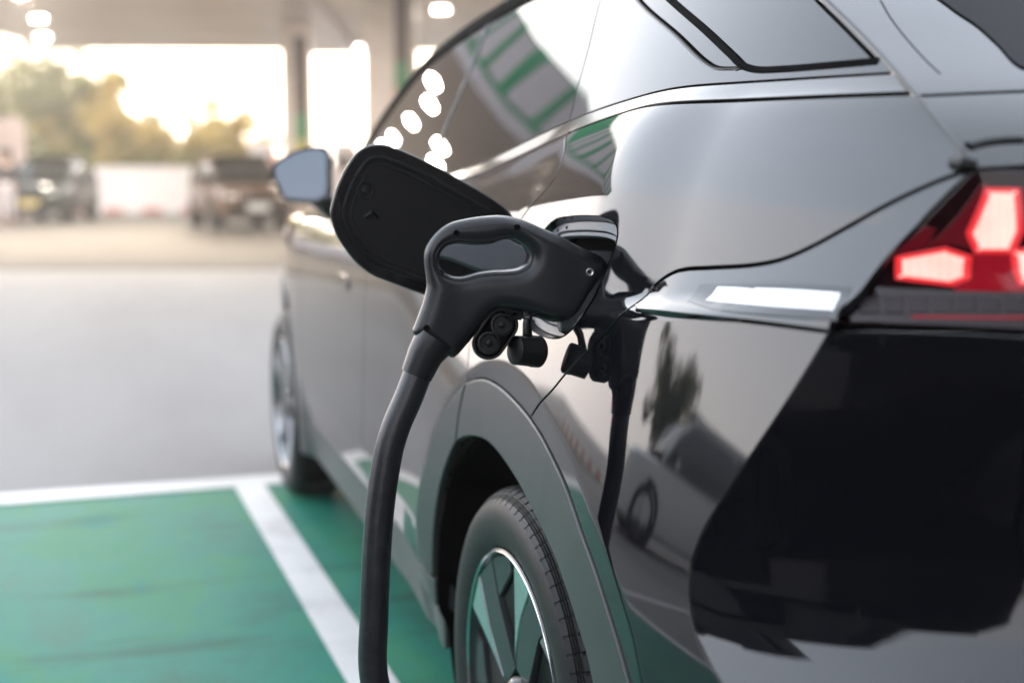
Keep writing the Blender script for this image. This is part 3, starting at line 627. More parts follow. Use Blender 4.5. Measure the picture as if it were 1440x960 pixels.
own(strip('quarter_trim', catmull(Q2, .008), G, .009, .0005, DEAD, None))
own(strip('quarter_trim', catmull(np.vstack([QP[1:], tr('qp_run', G, None)]), .008), G, .004, -.001, MATTE, None))
own(strip('roof_rail_trim', RC, G, .046, .006, DEAD, None))
own(strip('window_divider', catmull(BP, .01), G, .010, .003, PAINT, None))
# --- dark inner shell: everything seen through the gaps, the far side, roof, bonnet, screen
sh = MB()
ys = np.linspace(-.72, 3.36, 206); zs = np.linspace(.26, 1.0, 75)
def gridpart(mb, ys, zs, fx, keep=None, mirror=False):
    Y, Z = np.meshgrid(ys, zs, indexing='ij'); X = fx(Y, Z); V = np.stack([X, Y, Z], 2).reshape(-1, 3)
    m = len(zs); F = []
    for i in range(len(ys) - 1):
        for j in range(m - 1):
            cy, cz = (ys[i] + ys[i + 1]) / 2, (zs[j] + zs[j + 1]) / 2
            if keep is None or keep(cy, cz): F.append((i * m + j, (i + 1) * m + j, (i + 1) * m + j + 1, i * m + j + 1))
    if mirror: V[:, 0] = 1.84 - V[:, 0]
    mb.add(V, F, True)
pc = PORT.mean(0)
def keepw(y, z): return math.hypot(y, z - .33) > .432 and not (-.62 < y < .44 and z < .40) and math.hypot(y - 2.64, z - .33) > .40 and math.hypot((y - pc[0]) / .15, (z - pc[1]) / .11) > 1 and YE(max(z, .6)) + .012 < y and (z < 1.09 or y > np.interp(z, HATS[::-1][np.argsort(HATS[::-1][:, 1]), 1], HATS[::-1][np.argsort(HATS[::-1][:, 1]), 0]) + .012)
TT = lambda y, z: z
Y2 = ys
V2 = np.linspace(0, 1, 60)
def low(Y, Tt): return None
Yg, Tg = np.meshgrid(ys, V2, indexing='ij'); Zg = .27 + (ZB(Yg) - .008 - .27) * Tg
Xg_ = Xs(Yg, Zg) + .014; V = np.stack([Xg_, Yg, Zg], 2)
F = []
for i in range(len(ys) - 1):
    for j in range(59):
        c = V[i:i + 2, j:j + 2].reshape(4, 3).mean(0)
        if keepw(c[1], c[2]): F.append((i * 60 + j, (i + 1) * 60 + j, (i + 1) * 60 + j + 1, i * 60 + j + 1))
sh.add(V.reshape(-1, 3), F, True)
own(sh.build('inner_shell', VOIDM, None))
sh2 = MB()
Vm = V.copy(); Vm[..., 0] = 1.84 - Vm[..., 0] + .014
F2 = [f for f in F]
sh2.add(Vm.reshape(-1, 3), [f[::-1] for f in F2], True)
yg = np.linspace(-.30, 1.98, 60)
top_l = np.array([[float(Xg(y, railz(y) + .006)), y, railz(y) + .006] for y in yg])
nx = 24; V = []
for p in top_l:
    for k in range(nx + 1):
        s = k / nx; x = p[0] + (1.84 - 2 * p[0]) * s; V.append((x, p[1] + .22 * max(0, (p[1] - 1.1)) * (1 - (2 * s - 1) ** 2), p[2] + .075 * (1 - (2 * s - 1) ** 2)))
F = [(i * (nx + 1) + k, (i + 1) * (nx + 1) + k, (i + 1) * (nx + 1) + k + 1, i * (nx + 1) + k + 1) for i in range(len(yg) - 1) for k in range(nx)]
ir = int(np.searchsorted(yg, 1.15))
rf = MB().add(V, [f for f in F if f[0] < ir * (nx + 1)], True); own(rf.build('roof', PAINT, None, 60))
ws = MB().add(V, [f for f in F if f[0] >= ir * (nx + 1)], True); own(ws.build('windscreen', GLASS, None, 60))
# right-hand glass and the inner face of the left glass
Vg = []
for y in yg:
    for t in np.linspace(0, 1, 10):
        z = ZB(y) + (railz(y) - ZB(y)) * t; Vg.append((float(Xg(y, z)) + .012, y, z))
Fg = [(i * 10 + j, (i + 1) * 10 + j, (i + 1) * 10 + j + 1, i * 10 + j + 1) for i in range(len(yg) - 1) for j in range(9)]
own(MB().add(Vg, Fg, True).build('glass_backing', VOIDM, None))
own(MB().add([(1.84 - a + .012, b, c) for a, b, c in Vg], Fg, True).build('right_glass', GLASS, None))
own(sh2.build('right_side', PAINT, None))
yh = np.linspace(1.9, 3.40, 30); V = []
for y in yh:
    x0 = float(Xs(y, ZB(y) - .003)) + .004; z0 = float(ZB(y)) - .003
    for k in range(nx + 1):
        s = k / nx; V.append((x0 + (1.84 - 2 * x0) * s, y + .06 * (1 - (2 * s - 1) ** 2) * (y > 3.2), z0 + .055 * (1 - (2 * s - 1) ** 4)))
F = [(i * (nx + 1) + k, (i + 1) * (nx + 1) + k, (i + 1) * (nx + 1) + k + 1, i * (nx + 1) + k + 1) for i in range(len(yh) - 1) for k in range(nx)]
own(MB().add(V, F, True).build('bonnet', PAINT, None, 60))
# nose
V = []
zz = np.linspace(.28, float(ZB(3.4)) - .003, 12)
for z in zz:
    x0 = float(Xs(3.41, z))
    for k in range(nx + 1):
        s = k / nx; V.append((x0 + (1.84 - 2 * x0) * s, 3.40 + .16 * (1 - (2 * s - 1) ** 2) - .05 * abs(z - .6), z))
F = [(i * (nx + 1) + k, (i + 1) * (nx + 1) + k, (i + 1) * (nx + 1) + k + 1, i * (nx + 1) + k + 1) for i in range(len(zz) - 1) for k in range(nx)]
own(MB().add(V, F, True).build('front_bumper', PAINT, None, 60))
own(MB().box((.92, 1.3, .27), (1.62, 4.1, .02)).build('underbody', MATTE, None))
# wheel wells: the liner starts at the arch edge and runs inboard
for yc, ro in ((0, .401), (2.64, .382)):
    an = [R_(a) for a in range(-125, 126, 5)]; rings = []
    for dx, r in ((.002, ro), (.03, ro + .012)):
        yy = np.array([yc + r * math.sin(a) for a in an]); zz = np.array([.33 + r * math.cos(a) for a in an])
        rings.append(np.stack([Xs(yy, zz) + dx, yy, zz], 1))
    for x, r in ((.42, ro + .018), (.42, .05)):
        rings.append(np.array([[x, yc + r * math.sin(a), .33 + r * math.cos(a)] for a in an]))
    m_ = len(an)
    own(MB().add(np.vstack(rings), [(k * m_ + i, k * m_ + i + 1, (k + 1) * m_ + i + 1, (k + 1) * m_ + i) for k in range(3) for i in range(m_ - 1)], True).build('wheel_well', VOIDM, None, 30))
# --- rear face
def q_on(surf, qs): return np.array(qs)
def edge_xz(zlist): return np.array([[float(Xs(YE(z), z, False)) - .0002, z] for z in zlist])
zE = np.linspace(1.104, .985, 14)
LB = tr('lens_bottom', RF, None)
e_top = edge_xz([1.107])[0]
lens = chain(edge_xz(np.linspace(1.107, LB[0][1] + .002, 16)), np.vstack([LB, [[.62, LB[-1][1] - .002], [.92, LB[-1][1] - .002]]]), np.array([[.92, LB[-1][1]], [.92, 1.108]]), np.array([[.92, 1.108], e_top]))
tl = pn('tail_light', lens, RF, DARKLENS, h=.010, inset=.001, r=.002)
REDDARK = M('dark_red_lens', (.09, .004, .008), .05, emit=(1, .02, .04), estr=.012)  # weaker glow put into the darker red panels
def seg(name, px, mat, off, key, inset=0.0, parent=tl, r=.001):
    q = tr(key, RF, px); c = chain(*[q[[i, (i + 1) % len(q)]] for i in range(len(q))], step=.003)
    return pn(name, c, RF, mat, parent=parent, inset=inset, off=off, h=.006, r=r, depth=.003)
SEGA = None
SEGB = None
SEGC = None
for i, sg in enumerate((SEGA, SEGB, SEGC)):
    b = seg('lamp_rim', sg, LAMPEDGE, .0014, 'segr%d' % i)
    seg('lamp_segment', sg, LAMP, .0022, 'segr%d' % i, inset=.0042)
seg('red_glow', None, REDLENS, .0007, 'redback', r=.0005)
seg('red_glow', None, REDDARK, .0007, 'redback2', r=.0005)
seg('red_glow', None, REDDARK, .0007, 'redback3', r=.0005)
for i in range(7):
    x0 = 1208 + i * 34
    seg('lower_lens', [], CLEARLENS, .001, 'll%d' % i, r=.0008)
seg('lower_red_strip', None, REDLENS, .001, 'lredstrip', r=.0005)
# painted rear bumper and tailgate below the lamp
zz = np.linspace(LB[0][1] - .003, .60, 60)
rear = chain(np.vstack([edge_xz(zz), [[.03, .45], [.05, .30]]]), np.array([[.05, .30], [.92, .30]]), np.array([[.92, .30], [.92, LB[-1][1] - .006]]), np.vstack([LB - np.array([0, .004]), [[.62, LB[-1][1] - .006], [.92, LB[-1][1] - .006]]])[::-1])
pn('bumper_face', rear, RF, PAINT, h=.011, inset=0, r=.0012)
# --- tailgate above the lamp
HG3 = G.P(HATG[::-1])[:-2]; HS3 = S.P(HATS[::-1])
H3 = catmull(np.vstack([[[.46, -.12, 1.50]], HG3[1:], HS3[1:]]), .004)
_k = np.exp(-.5 * (np.arange(-20, 21) / 16.0) ** 2); _k /= _k.sum()
H3 = np.stack([np.convolve(np.concatenate([2 * H3[0, c] - H3[20:0:-1, c], H3[:, c], 2 * H3[-1, c] - H3[-2:-22:-1, c]]), _k, 'valid') for c in range(3)], 1)
hl = np.concatenate([[0], np.cumsum(np.linalg.norm(np.diff(H3, axis=0), axis=1))]); HLEN = hl[-1]
tb = hl[np.argmin(np.linalg.norm(H3 - HS3[0], axis=1))]
def Tf(s, t):
    P = np.stack([np.interp(t, hl, H3[:, k]) for k in range(3)], -1)
    s = np.asarray(s, float); r = np.minimum(s, .05); low_ = sstep((t - tb) / .03)
    P = P + np.stack([s, -.16 * s * (1 - .5 * s) - .0 * r, .055 * s * (1 - s * .6)], -1)
    # lower panel: rolls over towards the lamp
    return P
T = Surf(Tf, (0.0, .0), (.75, HLEN), 1)
if T.N(np.array([[.2, .3]]))[0][2] < 0: T.sign = -1
pn('tailgate_glass_surround', chain(np.array([[.003, .02], [.003, tb - .003]]), np.array([[.003, tb - .003], [.74, tb - .003]]), np.array([[.74, tb - .003], [.74, .02]]), np.array([[.74, .02], [.003, .02]])), T, PAINT, h=.02, inset=.0)
WIN = tr('rear_window', T, None)
win = chain(np.vstack([[[WIN[0][0] - .04, .06]], WIN, [[WIN[-1][0] + .03, WIN[-1][1] + .012]]]), np.array([[WIN[-1][0] + .03, WIN[-1][1] + .012], [.70, WIN[-1][1] + .02]]), np.array([[.70, WIN[-1][1] + .02], [.70, .06]]), np.array([[.70, .06], [WIN[0][0] - .04, .06]]))
pn('rear_window', win, T, M('rear_glass', (.002, .002, .0025), .35, spec=.03), h=.02, inset=0, off=.002)
own(strip('tailgate_crease', catmull(tr('spoiler_line', T, None), .01), T, .003, .0006, MATTE, None))
pn('tailgate', chain(np.array([[.003, tb + .002], [.003, HLEN]]), np.array([[.003, HLEN], [.74, HLEN]]), np.array([[.74, HLEN], [.74, tb + .002]]), np.array([[.74, tb + .002], [.003, tb + .002]])), T, PAINT, h=.015, inset=0)
own(strip('tailgate_seal', catmull(tr('seal', T, None), .006), T, .012, .003, MATTE, None))
own(strip('hatch_bead', np.array([[.0005, t] for t in np.linspace(.03, HLEN - .004, 80)]), T, .004, .0012, GLOSSTRIM, None))
rs = S.P(tr('stop', S, None))[0]
own(MB().tube([rs + np.array([.004, .010, .002]), rs + np.array([-.004, .004, 0]), rs + np.array([-.004, -.008, -.001]), rs + np.array([.004, -.016, -.002])], [.004, .007, .007, .004], 12).build('rubber_stop', MATTE, None))
# --- door mirror
mm = MB()
def pxat(pts, depth):
    f, r, u = basis(); return [CAM + (f * FPX + r * (x - 720) + u * (480 - y)) / FPX * depth for x, y in pts]
MIRPX = None
if 'mirror' not in TRACE: TRACE['mirror'] = [list(map(float, p)) for p in pxat(MIRPX, 3.12)]
mg = np.array(TRACE['mirror']); mc = mg.mean(0)
nrm = np.array([-.33, -.92, .13]); nrm /= np.linalg.norm(nrm)
mg = np.array([p - nrm * np.dot(p - mc, nrm) for p in mg])
mgc = catmull(mg, .008, closed=True)
vs = list(mgc + nrm * .001) + [mc + nrm * .0025]; n = len(mgc)
mirror = MB()
rings = [(1.10, .006), (1.14, -.01), (1.13, -.05), (.95, -.10), (.55, -.125)]
Vm = []; Fm = []
for sc_, dp in [(1.0, .0)] + rings:
    Vm += [mc + (p - mc) * sc_ + nrm * dp for p in mgc]
Vm.append(mc - nrm * .13)
for a in range(len(rings)):
    for i in range(n): Fm.append((a * n + i, a * n + (i + 1) % n, (a + 1) * n + (i + 1) % n, (a + 1) * n + i))
b = len(rings) * n
for i in range(n): Fm.append((b + i, b + (i + 1) % n, len(Vm) - 1))
mo = own(mirror.add(Vm, Fm, True).build('door_mirror', PAINT, None, 60))
own(MB().add(vs, [(i, (i + 1) % n, n) for i in range(n)], True).build('mirror_glass', MIRROR, None), mo)
ft = np.array([float(Xs(1.62, 1.0)), 1.66, 1.0])
own(MB().tube([mc + np.array([.045, .05, -.055]), mc + np.array([.075, .08, -.085]), ft + np.array([-.005, 0, .0])], [.03, .026, .03], 12).build('mirror_stalk', GLOSSTRIM, None), mo)
# ------------------------------------------------------------------ wheels
def make_wheel(yc, xo, rot):
    w = empty('wheel', (xo, yc, .322)); w.scale = (.97, .97, .97); w.parent = car; w.matrix_parent_inverse = INV
    RT = .332
    prof = [(.018, .232), (.008, .238), (.003, .248), (-.001, .262), (-.003, .280), (-.001, .296), (.0035, .306), (.0045, .3075), (.006, .3085), (.0095, .3130), (.0120, .3132), (.0125, .3160), (.0150, .3162), (.0155, .3190), (.0180, .3192), (.0190, .3225), (.0215, .3235), (.0225, .3245),
            (.030, .3285), (.040, .331), (.052, .332), (.054, .332), (.0545, .325), (.061, .325), (.0615, .3325), (.085, .333), (.0855, .325), (.093, .325), (.0935, .333), (.118, .333), (.1185, .325), (.126, .325), (.1265, .3325), (.15, .331), (.165, .328), (.185, .318), (.19, .29), (.18, .25), (.17, .232)]
    pitch = 78; an = []
    for k in range(pitch):
        a = 2 * math.pi * k / pitch; d = 2 * math.pi / pitch
        an += [a, a + .38 * d, a + .76 * d, a + .80 * d, a + .94 * d, a + .98 * d]
    m = MB().lathe(prof, axis='x', angs=an)
    n = len(an)
    vs = []
    for i, v in enumerate(m.v):
        ip, ia = divmod(i, n); a_, r_ = prof[ip]
        if ia % 6 in (3, 4) and .020 < a_ < .165 and r_ > .324:
            k = (r_ - .006) / r_; vs.append((v[0], v[1] * k, v[2] * k))
        elif ia % 6 in (3, 4) and .004 < a_ <= .0225:
            k = (r_ - .0015) / r_; vs.append((v[0], v[1] * k, v[2] * k))
        else: vs.append(v)
    # skew the sipes across the tread
    vs = [(x, y * math.cos(s) - z * math.sin(s), y * math.sin(s) + z * math.cos(s)) for x, y, z in vs for s in [(x - .05) * .35]]
    m.v = vs
    mk = MB(); rnd = random.Random(3)
    for a0, a1 in ((-62, -18), (20, 74), (100, 150), (190, 240), (270, 300)):
        a = a0
        while a < a1:
            w_ = rnd.choice((1.0, 1.3, 1.6)); t_ = R_(a); mk.box((-.0008, .2725 * math.sin(t_), .2725 * math.cos(t_)), (.0014, .0042 * w_, .0075), rot=Matrix.Rotation(-t_, 3, 'X')); a += 1.25 * w_ + rnd.choice((.35, .35, 1.4))
    m.add(mk.v, mk.f); m.build('tyre', TYRE, w, 28)
    b = MB().lathe([(.014, .234), (.006, .236), (.004, .2325), (.010, .227), (.030, .222), (.05, .215), (.17, .205), (.18, .23)], 96, 'x')
    b.build('rim', RIMD, w, 35)
    MB().lathe([(.0045, .2330), (.003, .2315), (.006, .2298)], 96, 'x').build('rim_edge', SILVER, w, 35)
    MB().lathe([(.11, .205), (.112, .02)], 48, 'x').build('brake_disc', STEEL if False else MATTE, w, 35)
    MB().lathe([(.006, .0), (.006, .030), (.012, .036), (.03, .040), (.10, .06)], 32, 'x').build('hub', RIMD, w, 35)
    for k in range(5):
        th = -rot + 2 * math.pi * k / 5
        def pol(r, a): return (r * math.cos(th - a), r * math.sin(th - a))   # (up, forward) pair -> z, y
        def plate(name, pts, mat, bev=.0015):
            # pts: (r, angle, x front)
            P0 = []; P1 = []
            for r, a, x in pts:
                c, s = pol(r, R_(a)); P0.append((x, s, c)); P1.append((x + .03, s, c))
            n = len(pts)
            MB().add(P0 + P1, [tuple(range(n)), tuple(range(2 * n - 1, n - 1, -1))] + [(i, (i + 1) % n, n + (i + 1) % n, n + i) for i in range(n)]).build(name, mat, w, 25, bev)
        # bright machined blade with its sloping flank, the broad dark web beside it and the aero tab at the rim
        plate('spoke_blade', [(.062, -22, .016), (.120, -12, .0125), (.2285, -10.5, .0075), (.2285, 9.0, .0075), (.150, -1, .0115), (.085, -12, .0145)], SILVER)
        plate('blade_flank', [(.062, -24, .030), (.120, -17, .030), (.2275, -13.8, .026), (.2275, -10.8, .009), (.120, -12.2, .0140), (.062, -22.3, .0175)], GREYALLOY)
        plate('spoke', [(.050, 34, .022), (.050, -20, .018), (.085, -11, .0155), (.150, -.6, .0125), (.2280, 9.3, .009), (.2280, 27, .013), (.165, 22, .018)], RIMD)
        plate('aero_blade', [(.166, 22.6, .019), (.2280, 27.4, .0135), (.2280, 50, .016), (.198, 46, .022)], RIMD)
        plate('aero_web', [(.052, 36, .034), (.165, 23.5, .026), (.197, 46.5, .030), (.185, 53, .034), (.10, 38, .038)], MATTE)
    return w
GREYALLOY = M('grey_alloy', (.30, .29, .31), .25, metal=.8)
make_wheel(0, -.010, R_(14))
make_wheel(2.64, .010, R_(20))
# ------------------------------------------------------------------ charge port and flap on the car
pw = pn('charge_port', chain(offset(PORTC if area(PORTC) > 0 else PORTC[::-1], -.003)), S, VOIDM, off=-.055, inset=0, h=.02, r=.001, depth=.002)
pcw = PORTC if area(PORTC) > 0 else PORTC[::-1]
def wall(o0, o1, name, mat, in0=0.0, in1=0.0):
    q0 = offset(pcw, in0); q1 = offset(pcw, in1)
    a = S.P(q0) + S.N(q0) * o0; b = S.P(q1) + S.N(q1) * o1; m = len(pcw)
    return own(MB().add(list(a) + list(b), [(i, (i + 1) % m, m + (i + 1) % m, m + i) for i in range(m)], True).build(name, mat, None, 60), pw)
wall(-.002, -.060, 'port_wall', VOIDM, -.0005, -.0005)
# grey flange plate inside the rim, with its screw holes, and a black rim seal
inner = offset(pcw, .020)
fl = pn('port_flange', offset(pcw, .005), S, GREYLIP, parent=pw, holes=[offset(pcw, .017)], off=-.010, inset=0, h=.01, r=.0012, depth=.012)
pn('port_flange', offset(pcw, .0185), S, GREYLIP, parent=pw, holes=[offset(pcw, .024)], off=-.0125, inset=0, h=.01, r=.001, depth=.012)
wall(.0012, -.012, 'port_seal', GLOSSTRIM, .0006, .005)
for i, p in enumerate(tr('flange_screws', S, None)):
    c = S.P(p[None])[0] - S.N(p[None])[0] * .0095
    own(MB().lathe([(-.0004, 0), (-.0006, .0022), (.002, .0026)], 14, 'x', tuple(c)).build('screw', VOIDM, None), pw)

def plane_pts(px, o, nrm):
    f, r, u = basis(); out = []
    for x, y in px:
        d = f * FPX + r * (x - 720) + u * (480 - y); t = np.dot(o - CAM, nrm) / np.dot(d, nrm); out.append(CAM + d * t)
    return np.array(out)
def frame(o, nrm, upv=(0, 0, 1)):
    n = np.array(nrm, float); n /= np.linalg.norm(n); b = np.array(upv, float); b -= n * (b @ n); b /= np.linalg.norm(b); a = np.cross(b, n)
    return np.array(o, float), a, b, n
class Flat:
    """a flat working plane: local (a, b) with the normal towards the viewer side"""
    def __init__(s, o, nrm): s.o, s.a, s.b, s.n = frame(o, nrm); s.sign = 1
    def P(s, q): q = np.asarray(q); return s.o + q[:, :1] * s.a + q[:, 1:2] * s.b
    def N(s, q): return np.repeat(s.n[None], len(q), 0)
    def tr(s, key, px):
        if key not in TRACE:
            p = plane_pts(px, s.o, s.n) - s.o; TRACE[key] = [[round(float(v @ s.a), 5), round(float(v @ s.b), 5)] for v in p]
        return np.array(TRACE[key])
FL = Flat((-.10, .095, 1.03), (-.12, -1, .03))
flo = FL.tr('flap', None)
flc = catmull(flo, .005, closed=True); flc = flc if area(flc) > 0 else flc[::-1]
flap = own(panel('charge_flap', flc, FL, GLOSSTRIM, None, h=.03, r=.0035, depth=.012, off=.0))
bk = Flat(FL.o - FL.n * .0125, -FL.n)
q = np.stack([-(flc[:, 0]), flc[:, 1]], 1); bk.a, bk.b = -FL.a, FL.b
own(panel('flap_skin', q, bk, PAINT, None, h=.03, r=.002, depth=.003), flap)
# pressed inner liner: raised rim, sunk floor, ridge lines
def onflap(name, ins, off, mat, r=.0015, depth=.003, hole=None):
    return own(panel(name, offset(flc, ins), FL, mat, None, holes=[offset(flc, hole)] if hole else [], h=.03, r=r, depth=depth, off=off), flap)
LINER = M('flap_liner', (0.0045, 0.0045, 0.005), 0.40, spec=.25)
onflap('flap_liner', .0165, .0025, LINER, hole=.023, r=.0018)
onflap('flap_floor', .0225, .0006, LINER)
onflap('flap_ridge', .0285, .0022, LINER, hole=.0305, r=.0008)
bp = FL.tr('flap_boss', None)
def disc_on(flat, q, prof, name, mat, par, seg=24):
    o = flat.P(np.array([q]))[0]; V = []; F = []
    for k, (r, h) in enumerate(prof):
        for i in range(seg):
            a = 2 * math.pi * i / seg; V.append(o + flat.a * r * math.cos(a) + flat.b * r * math.sin(a) + flat.n * h)
    for k in range(len(prof) - 1):
        for i in range(seg): F.append((k * seg + i, k * seg + (i + 1) % seg, (k + 1) * seg + (i + 1) % seg, (k + 1) * seg + i))
    F.append(tuple((len(prof) - 1) * seg + i for i in range(seg)))
    return own(MB().add(V, F, True).build(name, mat, None, 40), par)
disc_on(FL, bp[0], [(.0125, 0), (.0125, .0028), (.0118, .0036), (.0105, .0032), (.0100, .0012)], 'latch_cup', LINER, flap)
disc_on(FL, bp[0], [(.0055, .0008), (.005, .005), (.004, .0055)], 'latch_pin', MATTE, flap)
o = FL.P(bp[1:2])[0]; own(MB().tube([o - FL.a * .009 - FL.b * .003 + FL.n * .002, o + FL.b * .004 + FL.n * .007, o + FL.a * .010 - FL.b * .004 + FL.n * .002], [.0025, .003, .002], 8).build('flap_hook', LINER, None), flap)
# hinge arm running from the flap into the port
FA = Flat((-.03, .045, 1.02), (-.25, -1, .25))
ha = FA.tr('hinge', None)
own(panel('hinge_arm', chain(*[ha[[i, (i + 1) % len(ha)]] for i in range(len(ha))]), FA, M('hinge_plastic', (.075, .08, .09), .5), None, h=.03, r=.003, depth=.02), flap)
# ------------------------------------------------------------------ dust cap hanging under the port
FC = Flat((-.045, -.135, .955), (-.22, -1, .16))
c1, c2 = FC.tr('cap', None)
dv = (c2 - c1) / np.linalg.norm(c2 - c1); pv = np.array([-dv[1], dv[0]])
def stad(r, e=0.0, n=18):
    out = []
    for c, sgn in ((c2, 1), (c1, -1)):
        for a in np.linspace(-90, 90, n):
            out.append(c + sgn * (dv * (r * math.cos(R_(a)) + e) + pv * (r * math.sin(R_(a)))))
    return np.array(out)
capm = M('cap_rubber', (.004, .004, .0045), .42, spec=.3)
cap = own(panel('dust_cap', stad(.0215), FC, capm, None, holes=[stad(.0185)], h=.02, r=.0015, depth=.026), None)
own(panel('cap_floor', stad(.0190), FC, VOIDM, None, h=.02, r=.001, depth=.003, off=-.012), cap)
for c in (c1, c2):
    disc_on(FC, c, [(.0155, -.012), (.0155, -.003), (.0145, -.0022), (.0128, -.0022), (.012, -.004), (.0118, -.011)], 'cap_socket', capm, cap)
    disc_on(FC, c, [(.0045, -.012), (.0042, -.003), (.003, -.0022)], 'cap_pin', capm, cap, 12)
t0, t1 = FC.tr('captab', None)
o = FC.P(np.array([t0]))[0]
own(MB().box(tuple(o - FC.n * .008), (.022, .012, .014), bev=.002).build('cap_tab', capm, None), cap)
disc_on(FC, t0, [(.003, .0005), (.0028, .001), (.0015, .0004)], 'cap_rivet', VOIDM, cap, 12)
tt = FC.tr('tether', None); tt2 = FC.tr('tether2', None)
for q_ in (tt, tt2): own(MB().tube(FC.P(q_) + FC.n * .004, .0009, 8).build('tether', MATTE, None), cap)
# the second, round cap behind it
rc = FC.tr('round_cap', None)[0]; o = FC.P(np.array([rc]))[0] - FC.n * .02
ax = np.array([.9, .25, -.12]); ax /= np.linalg.norm(ax)
q0 = np.array([-.03, 0, 0])
own(MB().tube([o - ax * .022, o - ax * .020, o + ax * .006, o + ax * .008, o + ax * .018, o + ax * .0205, o + ax * .021], [.015, .0195, .0205, .0215, .0215, .019, .012], 32).build('round_cap', capm, None), cap)
own(MB().tube([o + np.array([.0, .0, .018]), o + np.array([.006, .02, .034]), o + np.array([.02, .05, .05])], [.007, .006, .006], 10).build('cap_strap', capm, None), cap)
# ------------------------------------------------------------------ charging connector: handle, boot and cable
conn = empty('charging_connector', (-.06, -.115, .45), label='dark grey looped charging handle on a thick black cable, plugged into the car', cat='charging plug')
CI = Matrix.Translation((.06, .115, -.45))
def ownc(o, parent=None):
    o.parent = parent or conn; o.matrix_parent_inverse = CI if parent is None else Matrix(); return o
HF = Flat((-.06, -.118, 1.02), (-.16, -1, .04))
OUT = HF.tr('handle_out', None)
HOLE = HF.tr('handle_hole', None)
outc = catmull(OUT, .0016, closed=True); outc = outc if area(outc) > 0 else outc[::-1]
hc = catmull(HOLE, .0016, closed=True); hc = hc if area(hc) < 0 else hc[::-1]
def inflate(name, P, H, flat, hmax, w, mat, seam=.0):
    """two domed faces meeting on the outline: a moulded shell"""
    ex = []
    for d in (.0003, .0010, .0022, .004, .0065, .010, .014):
        for L_, sg in [(P, 1)] + ([(H, -1)] if H is not None else []):
            q = offset(L_, d * (1 if sg > 0 else -1))
            ok = inpoly(P, q)
            if H is not None: ok &= ~inpoly(H, q)
            dd = distpoly(P, q)
            if H is not None: dd = np.minimum(dd, distpoly(H, q))
            ok &= dd > d * .93
            ex.append(q[ok][::max(1, int(d / .0022))])
    q, F = fill(P, [H] if H is not None else [], .0035, extra=np.vstack(ex))
    d = distpoly(P, q)
    if H is not None: d = np.minimum(d, distpoly(H, q))
    d = np.maximum(d, 0); t = np.clip(d / w, 0, 1)
    # dome profile, blurred away from the rim so that no ridge shows along the middle
    st = .0012; lo = P.min(0) - .02; hi = P.max(0) + .02
    gx = np.arange(lo[0], hi[0], st); gy = np.arange(lo[1], hi[1], st); GX, GY = np.meshgrid(gx, gy, indexing='ij'); gq = np.stack([GX.ravel(), GY.ravel()], 1)
    ins = inpoly(P, gq)
    if H is not None: ins &= ~inpoly(H, gq)
    gd = np.zeros(len(gq)); dd = distpoly(P, gq[ins])
    if H is not None: dd = np.minimum(dd, distpoly(H, gq[ins]))
    gd[ins] = dd
    gh = (hmax(gq) * np.sqrt(np.maximum(0, 1 - (1 - np.clip(gd / w, 0, 1)) ** 2))).reshape(GX.shape); mk = ins.reshape(GX.shape).astype(float)
    k = np.exp(-.5 * (np.arange(-9, 10) * st / .0030) ** 2)
    def blur(a):
        a = np.apply_along_axis(lambda v: np.convolve(v, k, 'same'), 0, a); return np.apply_along_axis(lambda v: np.convolve(v, k, 'same'), 1, a)
    gb = blur(gh * mk) / (blur(mk) + 1e-9)
    fx = np.clip((q[:, 0] - lo[0]) / st, 0, len(gx) - 2); fy = np.clip((q[:, 1] - lo[1]) / st, 0, len(gy) - 2); ix = fx.astype(int); iy = fy.astype(int); fx -= ix; fy -= iy
    hb = gb[ix, iy] * (1 - fx) * (1 - fy) + gb[ix + 1, iy] * fx * (1 - fy) + gb[ix, iy + 1] * (1 - fx) * fy + gb[ix + 1, iy + 1] * fx * fy
    he = hmax(q) * np.sqrt(np.maximum(0, 1 - (1 - t) ** 2)); m_ = sstep((d - .0025) / .006)
    hgt = he * (1 - m_) + hb * m_
    onb = d < 1e-7
    p = flat.P(q); V = list(p + flat.n * hgt[:, None]); idx = {}
    for i in range(len(q)):
        if onb[i]: idx[i] = i
        else: idx[i] = len(V); V.append(p[i] - flat.n * hgt[i])
    FF = [tuple(map(int, f)) for f in F] + [tuple(idx[int(i)] for i in f[::-1]) for f in F]
    o = MB().add(V, FF, True).build(name, mat, None, 75)
    for k in range(1): pass
    return o
xr = HF.tr('hx', None)
def hm(q):
    s = (q[:, 0] - xr[0, 0]) / (xr[1, 0] - xr[0, 0])
    return .0195 + .010 * sstep((s - .15) / .6)
handle = ownc(inflate('handle', outc, hc, HF, hm, .0205, HANDLE))
